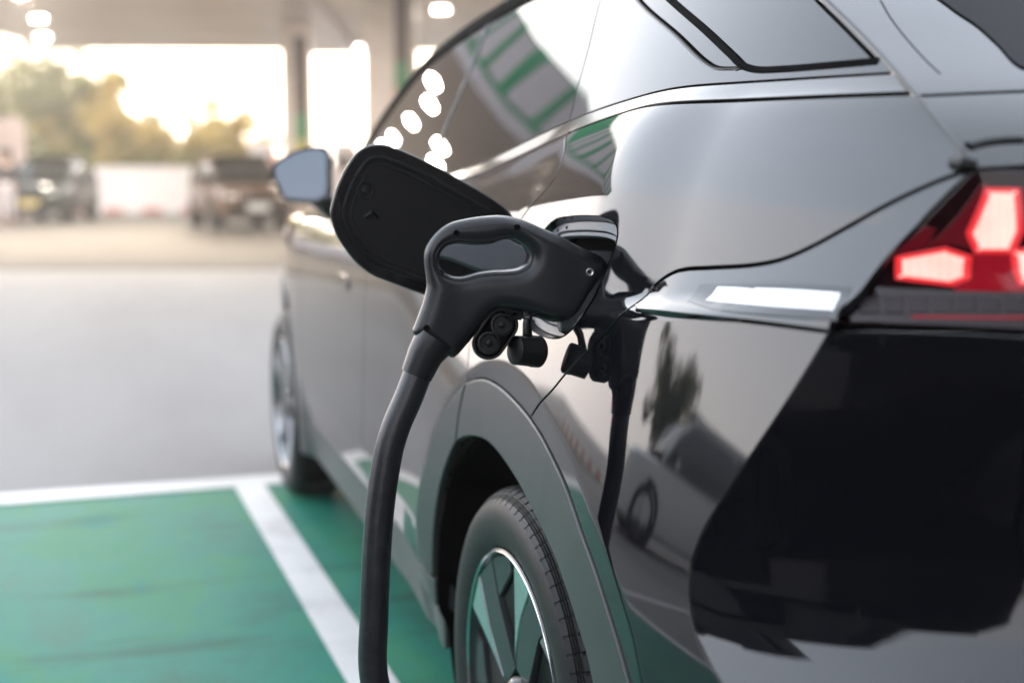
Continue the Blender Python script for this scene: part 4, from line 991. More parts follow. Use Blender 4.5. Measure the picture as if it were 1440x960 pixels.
# moulded lip round the finger opening and the softer grip insert on its upper bar
lipq = offset(hc, -.0058)
def lift(q):   # height of the shell at a point
    d = np.minimum(distpoly(outc, q), distpoly(hc, q)); t = np.clip(d / .0205, 0, 1); return hm(q) * np.sqrt(1 - (1 - t) ** 2)
q = lipq; hh = lift(q) + .0002
ownc(MB().tube(HF.P(q) + HF.n * (hh[:, None] - .0003), .0010, 8, closed=True).build('opening_lip', HANDLE, None, 60), handle)
GRIP = HF.tr('grip', None)
gc = catmull(GRIP, .003, closed=True); 
SCREWS = [(642, 327.5), (727.5, 319.5), (620, 383), (600, 461), (839, 362), (829.5, 382.5)]
for i, (x, y) in enumerate(SCREWS):
    q0 = HF.tr('screw%d' % i, [(x, y)]); h0 = float(lift(q0)[0])
    for it in range(6):        # slide the point onto the domed face along the line of sight
        P0 = HF.P(q0)[0] + HF.n * h0
        if ('scr%d' % i) in TRACE: break
        d = plane_pts([(x, y)], HF.o + HF.n * h0, HF.n)[0] - HF.o; q0 = np.array([[d @ HF.a, d @ HF.b]]); h0 = float(lift(q0)[0])
    if ('scr%d' % i) not in TRACE: TRACE['scr%d' % i] = [float(q0[0, 0]), float(q0[0, 1]), h0]
    a_, b_, h0 = TRACE['scr%d' % i]; q0 = np.array([[a_, b_]])
    e = 1e-3; g = np.array([(lift(q0 + [[e, 0]]) - lift(q0 - [[e, 0]]))[0], (lift(q0 + [[0, e]]) - lift(q0 - [[0, e]]))[0]]) / (2 * e); g = np.clip(g, -1.5, 1.5)
    nn = HF.n - HF.a * g[0] - HF.b * g[1]; nn /= np.linalg.norm(nn)
    fs = Flat(HF.P(q0)[0] + HF.n * h0, nn)
    if i == 5:
        disc = disc_on(fs, (0, 0), [(.0052, -.001), (.0052, .0006), (.0046, .0010), (.0036, .0006), (.0026, .0004), (.0022, -.0015)], 'screw', STEEL, None, 18)
    else:
        disc = disc_on(fs, (0, 0), [(.0043, -.001), (.0042, .0004), (.0036, .0005), (.0034, .0004)], 'screw_hole', VOIDM, None, 18)
    ownc(disc, handle)
# connector nose: shroud going into the port
nose0 = HF.tr('nose', None); a0, a1 = HF.P(nose0)
axn = np.array([1.0, .06, .02]); axn /= np.linalg.norm(axn)
V = []; F = []; sg = 40
nrm_c = HF.P(HF.tr('nosec', None))[0]
bdir = np.array([0, 0, 1.0]); cdir = np.cross(axn, bdir); cdir /= np.linalg.norm(cdir); bdir = np.cross(cdir, axn)
secs = [(-.012, .050, .012), (.0, .0555, .020), (.010, .057, .0255), (.018, .0575, .029), (.030, .0575, .030), (.085, .055, .030)]
for s, rb, rcx in secs:
    for i in range(sg):
        a = 2 * math.pi * i / sg; cc, ss = math.cos(a), math.sin(a)
        V.append(nrm_c + axn * s + bdir * (abs(ss) ** .8 * math.copysign(1, ss)) * rb + cdir * (abs(cc) ** .8 * math.copysign(1, cc)) * rcx)
for k in range(len(secs) - 1):
    for i in range(sg): F.append((k * sg + i, k * sg + (i + 1) % sg, (k + 1) * sg + (i + 1) % sg, (k + 1) * sg + i))
F.append(tuple(range(sg))); F.append(tuple((len(secs) - 1) * sg + i for i in range(sg)))
ownc(MB().add(V, F, True).build('connector_nose', M('nose_plastic', (.055, .055, .06), .25), None, 60))
# boot and cable
bt = HF.tr('boot', None); B3 = HF.P(bt)
ownc(MB().tube([B3[0], B3[1] * .5 + B3[0] * .5, B3[1], B3[2], B3[2] + (B3[2] - B3[1]) * .03], [.0275, .0262, .0238, .0212, .0185], 40).build('cable_boot', HANDLE, None, 50))
cp = HF.tr('cable', None); CB = list(HF.P(cp))
for i, c in enumerate(CB): c += np.array([0, -.0012 * i, 0])
CB += [np.array(p) for p in [(-.206, -.15, .34), (-.205, -.19, .20), (-.215, -.30, .08), (-.25, -.50, .03), (-.33, -.90, .02), (-.40, -1.5, .02), (-.20, -2.2, .02), (.3, -2.9, .02)]]
cpth = catmull(CB, .008); cr_ = np.full(len(cpth), .0192)
ownc(MB().tube(cpth, cr_, 32).build('cable', RUBBER, None, 60))
# ------------------------------------------------------------------ ground, bay paint
def noise_mat(name, cols, rough, scale, extra=None, spec=.5, bump=.3, rvar=0.1):
    """cols: list of (position, colour) on a broad stain noise mixed with grain"""
    m = bpy.data.materials.new(name); m.use_nodes = True; t = m.node_tree; b = t.nodes['Principled BSDF']; L = t.links.new
    tc = N(t, 'ShaderNodeTexCoord'); mp = N(t, 'ShaderNodeMapping'); mp.inputs['Scale'].default_value = scale; L(tc.outputs['Object'], mp.inputs[0])
    n1 = N(t, 'ShaderNodeTexNoise'); n1.inputs['Scale'].default_value = 1.0; n1.inputs['Detail'].default_value = 9; n1.inputs['Roughness'].default_value = .62
    L(mp.outputs[0], n1.inputs[0])
    r = N(t, 'ShaderNodeValToRGB'); L(n1.outputs[0], r.inputs[0]); cr = r.color_ramp
    cr.elements[0].position, cr.elements[1].position = cols[0][0], cols[-1][0]; cr.elements[0].color = (*cols[0][1], 1); cr.elements[1].color = (*cols[-1][1], 1)
    for p, c in cols[1:-1]:
        e = cr.elements.new(p); e.color = (*c, 1)
    n2 = N(t, 'ShaderNodeTexNoise'); n2.inputs['Scale'].default_value = 180; n2.inputs['Detail'].default_value = 3; L(tc.outputs['Object'], n2.inputs[0])
    mx = N(t, 'ShaderNodeMix', data_type='RGBA', blend_type='OVERLAY'); mx.inputs[0].default_value = .35; L(r.outputs[0], mx.inputs[6]); L(n2.outputs[0], mx.inputs[7])
    L(mx.outputs[2], b.inputs['Base Color'])
    ma = N(t, 'ShaderNodeMath', operation='MULTIPLY_ADD'); ma.inputs[1].default_value = rvar * 2; ma.inputs[2].default_value = rough - rvar; L(n1.outputs[0], ma.inputs[0]); L(ma.outputs[0], b.inputs['Roughness'])
    bp = N(t, 'ShaderNodeBump'); bp.inputs['Strength'].default_value = bump; bp.inputs['Distance'].default_value = .004; L(n2.outputs[0], bp.inputs['Height']); L(bp.outputs[0], b.inputs['Normal'])
    b.inputs['Specular IOR Level'].default_value = spec
    return m
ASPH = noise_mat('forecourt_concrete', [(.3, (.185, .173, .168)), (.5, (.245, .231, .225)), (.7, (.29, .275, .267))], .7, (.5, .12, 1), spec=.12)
GREEN = noise_mat('green_bay_paint', [(.22, (.005, .065, .050)), (.36, (.009, .12, .088)), (.48, (.013, .17, .126)), (.58, (.030, .185, .10)), (.66, (.019, .18, .15)), (.76, (.010, .12, .10))], .55, (2.6, 1.5, 1), rvar=.16, bump=.25, spec=.14)
LINEW = noise_mat('white_line_paint', [(.25, (.38, .37, .36)), (.4, (.56, .55, .54)), (.7, (.63, .62, .61))], .5, (4, 4, 1), bump=.25)
def wear(m, streak=.5, patch=(.20, .185, .17)):
    # dark tyre scuffs drawn out along the bay, and patches where the paint has worn off
    t = m.node_tree; b = t.nodes['Principled BSDF']; L = t.links.new; src = b.inputs['Base Color'].links[0].from_socket
    tc = N(t, 'ShaderNodeTexCoord')
    def band(scale, rough, p0, p1):
        mp = N(t, 'ShaderNodeMapping'); mp.inputs['Scale'].default_value = scale; L(tc.outputs['Object'], mp.inputs[0]); n = N(t, 'ShaderNodeTexNoise'); n.inputs['Scale'].default_value = 1; n.inputs['Detail'].default_value = 10; n.inputs['Roughness'].default_value = rough; L(mp.outputs[0], n.inputs[0])
        r = N(t, 'ShaderNodeMapRange', interpolation_type='SMOOTHSTEP'); r.inputs[1].default_value = p0; r.inputs[2].default_value = p1; L(n.outputs[0], r.inputs[0]); return r.outputs[0]
    k = N(t, 'ShaderNodeMix', data_type='RGBA', blend_type='MULTIPLY'); L(src, k.inputs[6]); k.inputs[7].default_value = (streak, streak, streak, 1)
    L(band((1.1, 5.5, 1), .6, .52, .72), k.inputs[0])
    w = N(t, 'ShaderNodeMix', data_type='RGBA'); L(k.outputs[2], w.inputs[6]); w.inputs[7].default_value = (*patch, 1); L(band((1.7, 1.9, 1), .72, .645, .70), w.inputs[0])
    L(w.outputs[2], b.inputs['Base Color'])
wear(GREEN); wear(LINEW, .75, (.25, .24, .23))
g = MB(); g.add([(-400, -400, 0), (400, -400, 0), (400, 400, 0), (-400, 400, 0)], [(0, 1, 2, 3)])
props(g.build('ground', ASPH), kind='structure')
def sheet(name, pts, z, mat):
    return props(MB().add([(x, y, z) for x, y in pts], [tuple(range(len(pts)))]).build(name, mat), kind='structure')
sheet('rear_dark_ground', [(-40, -.76), (40, -.76), (40, -30), (-40, -30)], .004, noise_mat('rear_ground_dark', [(.3, (.024, .024, .025)), (.7, (.04, .04, .04))], .8, (1, 1, 1), spec=.1))  # dark ground sheet added to darken what the rear bumper mirrors
sl = -.0335
xl = lambda y, o: -.151 + (2.719 - y) * -sl + o
sheet('green_bay_paint', [(-2.75, 2.74), (2.3, 2.74), (2.3, -.72), (-2.75, -.72)], .004, GREEN)
sheet('bay_line', [(-6, 2.74), (6, 2.745), (6, 2.885), (-6, 2.89)], .008, LINEW)
sheet('bay_line', [(xl(2.738, 0), 2.738), (xl(-2.6, 0), -2.6), (xl(-2.6, .106), -2.6), (xl(2.738, .106), 2.738)], .008, LINEW)
sheet('bay_line', [(xl(2.738, -2.6), 2.738), (xl(-2.6, -2.6), -2.6), (xl(-2.6, -2.49), -2.6), (xl(2.738, -2.49), 2.738)], .008, LINEW)
# ------------------------------------------------------------------ canopy of the filling station (turned about 16 degrees to the bay)
CA = R_(-16); E1 = np.array([math.cos(CA), math.sin(CA), 0]); E2 = np.array([-math.sin(CA), math.cos(CA), 0]); EZ = np.array([0, 0, 1.0])
def CP3(a, b, z): return tuple(E1 * a + E2 * b + EZ * z)
def obox(mb, a0, a1, b0, b1, z0, z1):
    v = [CP3(a, b, z) for z in (z0, z1) for a, b in ((a0, b0), (a1, b0), (a1, b1), (a0, b1))]
    mb.add(v, [(0, 3, 2, 1), (4, 5, 6, 7), (0, 1, 5, 4), (1, 2, 6, 5), (2, 3, 7, 6), (3, 0, 4, 7)]); return mb
CEIL = M('canopy_soffit', (.84, .75, .68), .5, var=.08, vscale=.4)
FASG = M('green_fascia', (.035, .40, .15), .35)
FASP = M('pale_fascia', (.78, .70, .69), .4)
AL, AR, BN, BF, ZC_ = -12.8, 26.0, 14.0, 37.4, 5.0
can = empty('canopy', CP3(0, 20, 0), label='wide filling station canopy with a pale soffit and green fascia over the forecourt', cat='canopy')
def onto(o, par): 
    o.parent = par; o.matrix_parent_inverse = Matrix.Translation(-par.location) if par.rotation_euler.z == 0 else (Matrix.Translation(par.location) @ Matrix.Rotation(par.rotation_euler.z, 4, 'Z')).inverted(); return o
onto(obox(MB(), AL + .3, AR - .3, BN + .3, BF - .3, ZC_, ZC_ + .5).build('soffit', CEIL), can)
onto(obox(MB(), AL, AR, BN, BN + .28, ZC_ - .05, ZC_ + .18).build('fascia_lip', FASP), can)
onto(obox(MB(), AL, AR, BN, BN + .28, ZC_ + .182, ZC_ + 1.25).build('fascia', FASG), can)
onto(obox(MB(), AL, AL + .28, BN + .29, BF, ZC_ - .05, ZC_ + 1.25).build('side_fascia', FASP), can)
onto(obox(MB(), AL + .29, AR, BF - .28, BF, ZC_ - .05, ZC_ + .9).build('far_fascia', FASP), can)
a = -4.5
for i, (w_, gap_) in enumerate([(.42, .14), (.40, .20), (.48, .34), (.70, .22), (.8, .3), (.9, .3), (1.0, .3), (.9, .2)]):
    onto(obox(MB(), a - w_, a, BN - .06, BN + .01, ZC_ + .27, ZC_ + 1.19).build('fascia_panel', FASP), can); a -= w_ + gap_
SOFL = M('soffit_lamp', (1, .95, .85), .4, emit=(1, .93, .78), estr=95.0)
SOFM = M('soffit_lamp_dim', (1, .95, .85), .4, emit=(1, .90, .72), estr=34.0)
def soffit_lamp(a, b, lab, r=.075, n=2):
    o = empty('soffit_lamp', CP3(a, b, ZC_), CA, label=lab, cat='ceiling lamp', group='lamps under the canopy')
    for k in range(n):
        x = (k - (n - 1) / 2) * .17
        m = MB().lathe([(-.035, 0), (-.035, r * .8), (-.02, r)], 20, 'z', (x, 0, 0)).build('lamp_disc', SOFL if n > 1 else SOFM, o)
        if k == 0:
            ld = bpy.data.lights.new('lamp_light', 'AREA'); ld.shape = 'DISK'; ld.size = .5; ld.energy = 105; ld.color = (1, .90, .78)
            lo = bpy.data.objects.new('lamp_light', ld); C.objects.link(lo); lo.parent = o; lo.location = (0, 0, -.08)
        MB().lathe([(-.0, r + .012), (-.03, r + .010), (-.02, r)], 20, 'z', (x, 0, 0)).build('lamp_ring', FASP, o)
def toab(p): p = np.array([p[0], p[1], 0]); return float(p @ E1), float(p @ E2)
for p, lab in (((-1.93, 31.7), 'twin canopy lamp nearer the top left corner of the picture'), ((-2.03, 36.0), 'twin canopy lamp second from the top left corner'), ((6.83, 36.2), 'canopy lamp glowing just left of the banded pillar'), ((7.05, 27.05), 'canopy lamp at the top edge above the car roof')):
    soffit_lamp(*toab(p), lab)
refl = 'canopy lamp seen only mirrored in the side windows of the black car'
for p in ((-1.8, 21.4), (-1.6, 18.6), (-2.9, 20.6), (-1.1, 17.2), (-2.0, 24.9), (-2.1, 27.6), (-3.4, 22.4), (3.5, 17), (9, 18)): soffit_lamp(*toab(p), refl, .08 + .05 * ((p[0] * 7.3) % 1), 1)
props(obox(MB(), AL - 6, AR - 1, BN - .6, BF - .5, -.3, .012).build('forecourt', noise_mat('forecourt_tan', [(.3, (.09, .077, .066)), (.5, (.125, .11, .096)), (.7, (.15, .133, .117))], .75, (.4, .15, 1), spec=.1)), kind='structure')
# pillars
PILM = M('pillar_beige', (.70, .62, .56), .6, var=.1, vscale=2); PILD = M('pillar_dark', (.10, .075, .065), .5); PILG = M('pillar_green', (.03, .20, .07), .4); PILO = M('pillar_orange', (.62, .20, .06), .4)
def pillar(p, w, lab, dark=None, bands=()):
    o = empty('canopy_pillar', (p[0], p[1], 0), R_(-18), label=lab, cat='pillar')
    MB().box((0, 0, 2.5), (w, w * .8, 5.0), bev=.02).build('column', PILM, o)
    MB().box((0, 0, .08), (w + .25, w * .8 + .25, .16), bev=.02).build('plinth', FASP, o)
    if dark:
        x0, x1, z0, z1 = dark; MB().box(((x0 + x1) / 2, -w * .4 - .02, (z0 + z1) / 2), (x1 - x0, .05, z1 - z0)).build('dark_panel', PILD, o)
        for z0, z1, m in bands: MB().box(((x0 + x1) / 2, -w * .4 - .05, (z0 + z1) / 2), (x1 - x0, .05, z1 - z0 - .004)).build('colour_band', m, o)
pillar((3.94, 28.78), .68, 'beige canopy pillar with a dark panel, rising behind the door mirror', (-.02, .28, 2.6, 4.4), ((2.0, 2.598, PILG), (1.45, 1.998, M('pillar_yellow', (.40, .36, .08), .5))))
pillar((5.25, 24.3), 1.05, 'broad pale canopy pillar with green and orange bands, just left of the car roof', (.12, .38, 3.46, 4.98), ((2.86, 3.458, PILG), (2.25, 2.858, PILO)))
onto(obox(MB(), *[toab((3.94, 28.78))[0] - .8, toab((3.94, 28.78))[0] + .8], BN + .6, BF - .6, ZC_ - .22, ZC_ - .003).build('beam', FASP), can)
# ------------------------------------------------------------------ fence wall, kerb
WALLM = M('white_wall', (.80, .76, .75), .7, var=.06, vscale=1)
def along(d, s, z=0): return tuple(E1 * s + E2 * d + EZ * z)
fo = empty('boundary_wall', along(38.2, -8), CA, label='long low white boundary wall in front of the sunlit trees', cat='wall')
MB().box((0, 0, .70), (26, .2, 1.40)).build('wall_panel', WALLM, fo)
MB().box((0, 0, 1.43), (26, .28, .055), bev=.01).build('coping', WALLM, fo)
KR = M('kerb_red', (.50, .16, .14), .6); KW = M('kerb_white', (.72, .70, .70), .6)
kb = MB(); fm = []
for i in range(44):
    obox(kb, -21 + i * .6, -21 + i * .6 + .597, 37.55, 37.8, 0, .16); fm += [i % 2] * 6
ko = kb.build('kerb', KR, None); ko.data.materials.append(KW)
for f, i in zip(ko.data.polygons, fm): f.material_index = i
props(ko, kind='structure')
kb = MB(); fm = []
for i in range(36):
    x = -13.4; kb.box((x, 1.5 + i * .8 + .4, .08), (.22, .797, .16)); fm += [i % 2] * 6
ko = kb.build('kerb', KR, None); ko.data.materials.append(KW)
for f, i in zip(ko.data.polygons, fm): f.material_index = i
props(ko, kind='structure')
# ------------------------------------------------------------------ trees
def leaf_mat(name, c1, c2, tr_):
    m = bpy.data.materials.new(name); m.use_nodes = True; t = m.node_tree; t.nodes.clear(); L = t.links.new
    out = N(t, 'ShaderNodeOutputMaterial'); d = N(t, 'ShaderNodeBsdfDiffuse'); tl_ = N(t, 'ShaderNodeBsdfTranslucent'); mx = N(t, 'ShaderNodeMixShader'); mx.inputs[0].default_value = .5
    tc = N(t, 'ShaderNodeTexCoord'); nz = N(t, 'ShaderNodeTexNoise'); nz.inputs['Scale'].default_value = 1.2; L(tc.outputs['Object'], nz.inputs[0])
    r = N(t, 'ShaderNodeValToRGB'); L(nz.outputs[0], r.inputs[0]); r.color_ramp.elements[0].position = .35; r.color_ramp.elements[1].position = .65
    r.color_ramp.elements[0].color = (*c1, 1); r.color_ramp.elements[1].color = (*c2, 1)
    L(r.outputs[0], d.inputs[0]); tl_.inputs[0].default_value = (*tr_, 1); L(d.outputs[0], mx.inputs[1]); L(tl_.outputs[0], mx.inputs[2]); L(mx.outputs[0], out.inputs[0])
    return m
LEAF = leaf_mat('leaf_olive', (.11, .13, .05), (.22, .20, .09), (.52, .46, .17))
LEAFG = leaf_mat('leaf_gold', (.26, .22, .07), (.40, .30, .10), (.90, .66, .22))
LEAFD = leaf_mat('leaf_dark', (.03, .05, .02), (.06, .08, .03), (.10, .12, .03))
BARK = M('bark', (.12, .09, .07), .9)
def tree(name, loc, h, rad, n, mat, lab, seed, trunk=.12, cat='tree', leaf=.22, base=.3, group=None, sparse=1.0):
    rnd = random.Random(seed); o = empty(name, loc, label=lab, cat=cat, group=group)
    tb_ = MB(); tips = []
    tb_.tube([(0, 0, 0), (.05 * h * (rnd.random() - .5), 0, h * .3), (rnd.uniform(-.08, .08) * h, 0, h * .62)], [trunk, trunk * .75, trunk * .35], 8)
    for i in range(11):
        a = rnd.random() * 6.28; z = h * rnd.uniform(base * .7, .65); e = Vector((math.cos(a) * rad * rnd.uniform(.5, .95), math.sin(a) * rad * rnd.uniform(.5, .95), min(h * .97, z + h * rnd.uniform(.12, .40))))
        st = Vector((0, 0, z * .8)); mid = (st + e) / 2 + Vector((0, 0, .05 * h))
        tb_.tube([st, mid, e], [trunk * .4, trunk * .25, trunk * .06], 5); tips += [e, mid, (mid + e) / 2]
    tb_.build('trunk', BARK, o)
    cl = [(t_, rad * rnd.uniform(.16, .34)) for t_ in tips] + [(Vector((rnd.gauss(0, rad * .35), rnd.gauss(0, rad * .35), h * rnd.uniform(base, 1.0))), rad * rnd.uniform(.18, .36)) for _ in range(16)]
    m = MB(); V = []; F = []
    for i in range(n):
        c, r = cl[rnd.randrange(len(cl))]
        d = Vector((rnd.gauss(0, 1), rnd.gauss(0, 1), rnd.gauss(0, .8))).normalized() * r * (rnd.random() ** .45) * sparse
        p = c + d
        if p.z < h * base * .5: continue
        u_ = Vector((rnd.gauss(0, 1), rnd.gauss(0, 1), rnd.gauss(0, 1))).normalized(); v_ = u_.orthogonal().normalized(); s = leaf * rnd.uniform(.5, 1.2)
        b = len(V); V += [p - u_ * s * .6, p + v_ * s * .3, p + u_ * s * .6, p - v_ * s * .3]; F.append((b, b + 1, b + 2, b + 3))
    m.add(V, F).build('crown', mat, o)
def atp(x, D, z=0):
    f = np.array([math.sin(YAW), math.cos(YAW), 0]); r = np.array([math.cos(YAW), -math.sin(YAW), 0]); p = CAM + f * D + r * (x - 720) / FPX * D; return (float(p[0]), float(p[1]), z)
TREES = [  # px, depth, height, radius, leaves, mat
    (-60, 47, 6.2, 3.0, 4200, LEAF, 'olive green tree at the left edge behind the wall'),
    (38, 45, 5.9, 2.6, 5200, LEAF, 'tallest bushy olive tree behind the wall, above the green parked car'),
    (100, 44, 5.2, 2.3, 4600, LEAF, 'rounded olive tree sloping down towards the bright gap in the sky'),
    (150, 43, 4.3, 1.9, 4000, LEAFG, 'golden backlit tree left of the brightest part of the sky'),
    (200, 42, 3.1, 1.9, 3600, LEAFG, 'low golden shrub under the brightest part of the sky'),
    (255, 42, 2.9, 2.0, 3600, LEAFG, 'low yellow shrub behind the middle of the white wall'),
    (308, 43, 3.9, 1.5, 2000, LEAFG, 'thin golden tree rising above the brown parked car'),
    (345, 44, 3.0, 1.9, 3200, LEAFG, 'low yellow shrub above the right end of the white wall'),
]
for i, (x, D, h, r, n, m, lab) in enumerate(TREES): tree('tree' if h > 3 else 'shrub', atp(x, D), h, r, n, m, lab, 10 + i, cat='tree' if h > 3 else 'shrub', base=.22 if h > 3 else .05, leaf=.26)
HEDGE = leaf_mat('leaf_fresh', (.08, .14, .03), (.14, .20, .04), (.30, .34, .06))
hd = MB(); rnd = random.Random(5); V = []; F = []
for i in range(9000):
    p = Vector(along(39.2 + rnd.gauss(0, .35), -21 + rnd.random() * 26, abs(rnd.gauss(0, .75)) + .3)); u_ = Vector((rnd.gauss(0, 1), rnd.gauss(0, 1), rnd.gauss(0, 1))).normalized(); v_ = u_.orthogonal().normalized(); s = .2 * rnd.uniform(.5, 1.2)
    b = len(V); V += [p - u_ * s * .6, p + v_ * s * .35, p + u_ * s * .6, p - v_ * s * .35]; F.append((b, b + 1, b + 2, b + 3))
props(hd.add(V, F).build('hedge_foliage', HEDGE), label='fresh green undergrowth along the back of the white wall', cat='hedge', kind='stuff')
# ------------------------------------------------------------------ other vehicles
CHR = M('headlamp_glow', (.85, .85, .80), .15, emit=(1, .95, .85), estr=.35); PLY = M('yellow_plate', (.62, .50, .22), .5); PLW = M('white_plate', (.6, .6, .58), .5); BLKG = M('car_window', (.012, .014, .014), .03)  # faint glow added to the headlamp glass to brighten it
WAGW = M('wagon_window_sky', (.20, .20, .21), .05)  # pale sky reflection put into the glass colour
def suv(name, loc, rz, label, paint, L=4.4, Wd=1.75, H=1.7, plate=PLW, cat='car', group=None, belt=1.05, hood=1.0, cab0=1.05, rearcut=.25, rimm=RIMD, wr=.35, win=None):
    o = empty(name, loc, rz, label=label, cat=cat, group=group); hw = Wd / 2
    def loft(st, nm, mat, par=o, k=9):
        V = []; F = []
        for (y, w, zb, zt, wt) in st:
            half = [(0, zb), (w * .80, zb), (w * .95, zb + .06), (w, zb + .18), (w, zb + (zt - zb) * .55), (w * .985, zb + (zt - zb) * .8), ((w + wt) / 2, zt - .03), (wt * .93, zt), (0, zt + .03)]
            sec = half + [(-x, z) for x, z in half[-2:0:-1]]
            V += [(x, y, z) for x, z in sec]
        m = 2 * k - 2
        for i in range(len(st) - 1):
            for j in range(m): F.append((i * m + j, i * m + (j + 1) % m, (i + 1) * m + (j + 1) % m, (i + 1) * m + j))
        F.append(tuple(range(m))); F.append(tuple((len(st) - 1) * m + j for j in range(m)))
        return MB().add(V, F, True).build(nm, mat, par, 42)
    f, b = -L / 2, L / 2
    bd = loft([(f, hw * .80, .38, hood * .84, hw * .72), (f + .05, hw * .90, .30, hood * .93, hw * .80), (f + .25, hw * .98, .26, hood * .985, hw * .86), (f + .95, hw, .25, hood * 1.03, hw * .90), (f + 1.3, hw, .25, belt, hw * .93), (b - .5, hw, .25, belt, hw * .93), (b - .12, hw * .96, .28, belt - .01, hw * .90), (b, hw * .88, .36, belt - .06, hw * .82)], 'body', paint)
    loft([(f + cab0, hw * .86, belt - .05, belt + .03, hw * .84), (f + cab0 + .38, hw * .88, belt - .05, belt + (H - belt) * .62, hw * .74), (f + cab0 + .70, hw * .90, belt - .05, H - .06, hw * .72), (b - rearcut - .45, hw * .90, belt - .05, H - .07, hw * .72), (b - rearcut - .12, hw * .88, belt - .05, belt + (H - belt) * .6, hw * .74), (b - .10, hw * .85, belt - .05, belt + .03, hw * .82)], 'window', win or BLKG)
    loft([(f + cab0 + .66, hw * .70, H - .085, H - .05, hw * .66), (f + cab0 + .95, hw * .755, H - .11, H, hw * .68), (b - rearcut - .6, hw * .755, H - .11, H, hw * .68), (b - rearcut - .36, hw * .73, H - .10, H - .04, hw * .66)], 'roof', paint)
    for s in (-1, 1):
        MB().tube([(s * hw * .865, f + cab0 + .02, belt), (s * hw * .80, f + cab0 + .37, belt + (H - belt) * .63), (s * hw * .735, f + cab0 + .74, H - .05)], .038, 8).build('pillar', paint, o)
        MB().tube([(s * hw * .875, b - .12, belt - .02), (s * hw * .80, b - rearcut - .14, belt + (H - belt) * .6), (s * hw * .735, b - rearcut - .46, H - .06)], .06, 8).build('pillar', paint, o)
        ym = (f + cab0 + b) / 2 + .15
        MB().tube([(s * hw * .945, ym, belt), (s * hw * .80, ym, H - .06)], .03, 8).build('pillar', paint, o)
        hl = MB().box((s * hw * .68, f + .06, hood * .76), (.30, .12, .15), bev=.04).build('headlight', CHR, o)
        MB().box((s * hw * .74, b - .02, belt - .17), (.24, .08, .20), bev=.03).build('rear_light', REDLENS, o)
        MB().box((s * (hw + .10), f + cab0 + .42, belt + .10), (.20, .09, .14), bev=.035).build('door_mirror', paint, o)
        for yy in (f + .82, b - .85):
            w = empty('wheel', (s * (hw - .11), yy, wr)); w.parent = o
            MB().lathe([(-.11, wr * .64), (-.12, wr * .72), (-.10, wr * .95), (-.07, wr), (.07, wr), (.10, wr * .95), (.12, wr * .72), (.11, wr * .64)], 36, 'x').build('tyre', TYRE, w)
            rr = MB().lathe([(s * .08, wr * .64), (s * .05, wr * .60), (s * .01, wr * .5), (s * .0, .0)], 36, 'x')
            for k in range(6):
                a = k * math.pi / 3; rr.box((s * .06, math.sin(a) * wr * .34, math.cos(a) * wr * .34), (.03, .055, wr * .56), rot=Matrix.Rotation(-a, 3, 'X'))
            rr.build('rim', rimm, w)
            MB().lathe([(s * .12, wr * 1.14), (s * .123, wr * .9), (s * .03, wr * .9)], 36, 'x', angs=[R_(q_) for q_ in range(-100, 101, 8)]).build('wheel_arch', MATTE, w)
    MB().box((0, f + .015, hood * .70), (hw * .78, .05, .17), bev=.02).build('grille', MATTE, o)
    MB().box((0, f + .0, .44), (hw * 1.45, .08, .17), bev=.03).build('bumper_intake', MATTE, o)
    MB().box((0, f - .03, .50), (.46, .03, .17), bev=.005).build('number_plate', plate, o)
    MB().box((0, b + .01, .72), (.46, .03, .14), bev=.005).build('number_plate', plate, o)
    return o
suv('parked_car', atp(78, 31.8), R_(-14), 'dark green car parked facing us beside the white wall', M('dark_green_paint', (.014, .024, .018), .12), L=3.9, Wd=1.50, H=1.55, plate=PLY, belt=.98, hood=.95)
suv('parked_car', atp(337, 27.6), R_(6), 'brown car parked facing us behind the door mirror', M('brown_paint', (.10, .055, .035), .15), L=4.0, Wd=1.58, H=1.50, plate=PLW, belt=.98, hood=.95)
# ------------------------------------------------------------------ person by the green car
SKIN = M('skin', (.42, .26, .19), .5); TOPM = M('dark_jacket', (.028, .032, .042), .8); LEGM = M('pale_trousers', (.56, .52, .55), .8); HAIR = M('dark_hair', (.012, .010, .009), .5)
def skin_mesh(name, pts, edges, rads, mat, par, sub=2):
    me = bpy.data.meshes.new(name); me.from_pydata(pts, edges, []); o = bpy.data.objects.new(name, me); C.objects.link(o)
    me.materials.append(mat); md = o.modifiers.new('skin', 'SKIN'); md.use_smooth_shade = True; o.modifiers.new('sub', 'SUBSURF').levels = sub; o.modifiers['sub'].render_levels = sub
    for v, r in zip(me.skin_vertices[0].data, rads): v.radius = (r, r) if not hasattr(r, '__len__') else r
    me.skin_vertices[0].data[0].use_root = True
    o.parent = par; return o
pp = atp(15, 28.6)
per = empty('person', pp, R_(-18), label='person in a dark jacket and pale trousers standing left of the green car', cat='person')
B = [(0, 0, .95), (0, 0, 1.15), (0, 0, 1.36), (0, -.01, 1.47), (0, -.02, 1.60), (.19, 0, 1.38), (.25, .0, 1.12), (.22, -.08, .90), (.21, -.11, .82), (-.19, 0, 1.38), (-.25, .02, 1.12), (-.23, -.05, .90), (-.22, -.08, .82), (.09, 0, .90), (.10, -.02, .50), (.10, .02, .08), (.11, -.12, .04), (-.09, 0, .90), (-.11, -.03, .50), (-.12, .0, .08), (-.13, -.14, .04)]
Ed = [(0, 1), (1, 2), (2, 3), (3, 4), (2, 5), (5, 6), (6, 7), (7, 8), (2, 9), (9, 10), (10, 11), (11, 12), (0, 13), (13, 14), (14, 15), (15, 16), (0, 17), (17, 18), (18, 19), (19, 20)]
Rd = [(.15, .10), (.14, .10), (.16, .10), .055, .10, .06, .048, .036, .035, .06, .048, .036, .035, .085, .058, .042, .035, .085, .058, .042, .035]
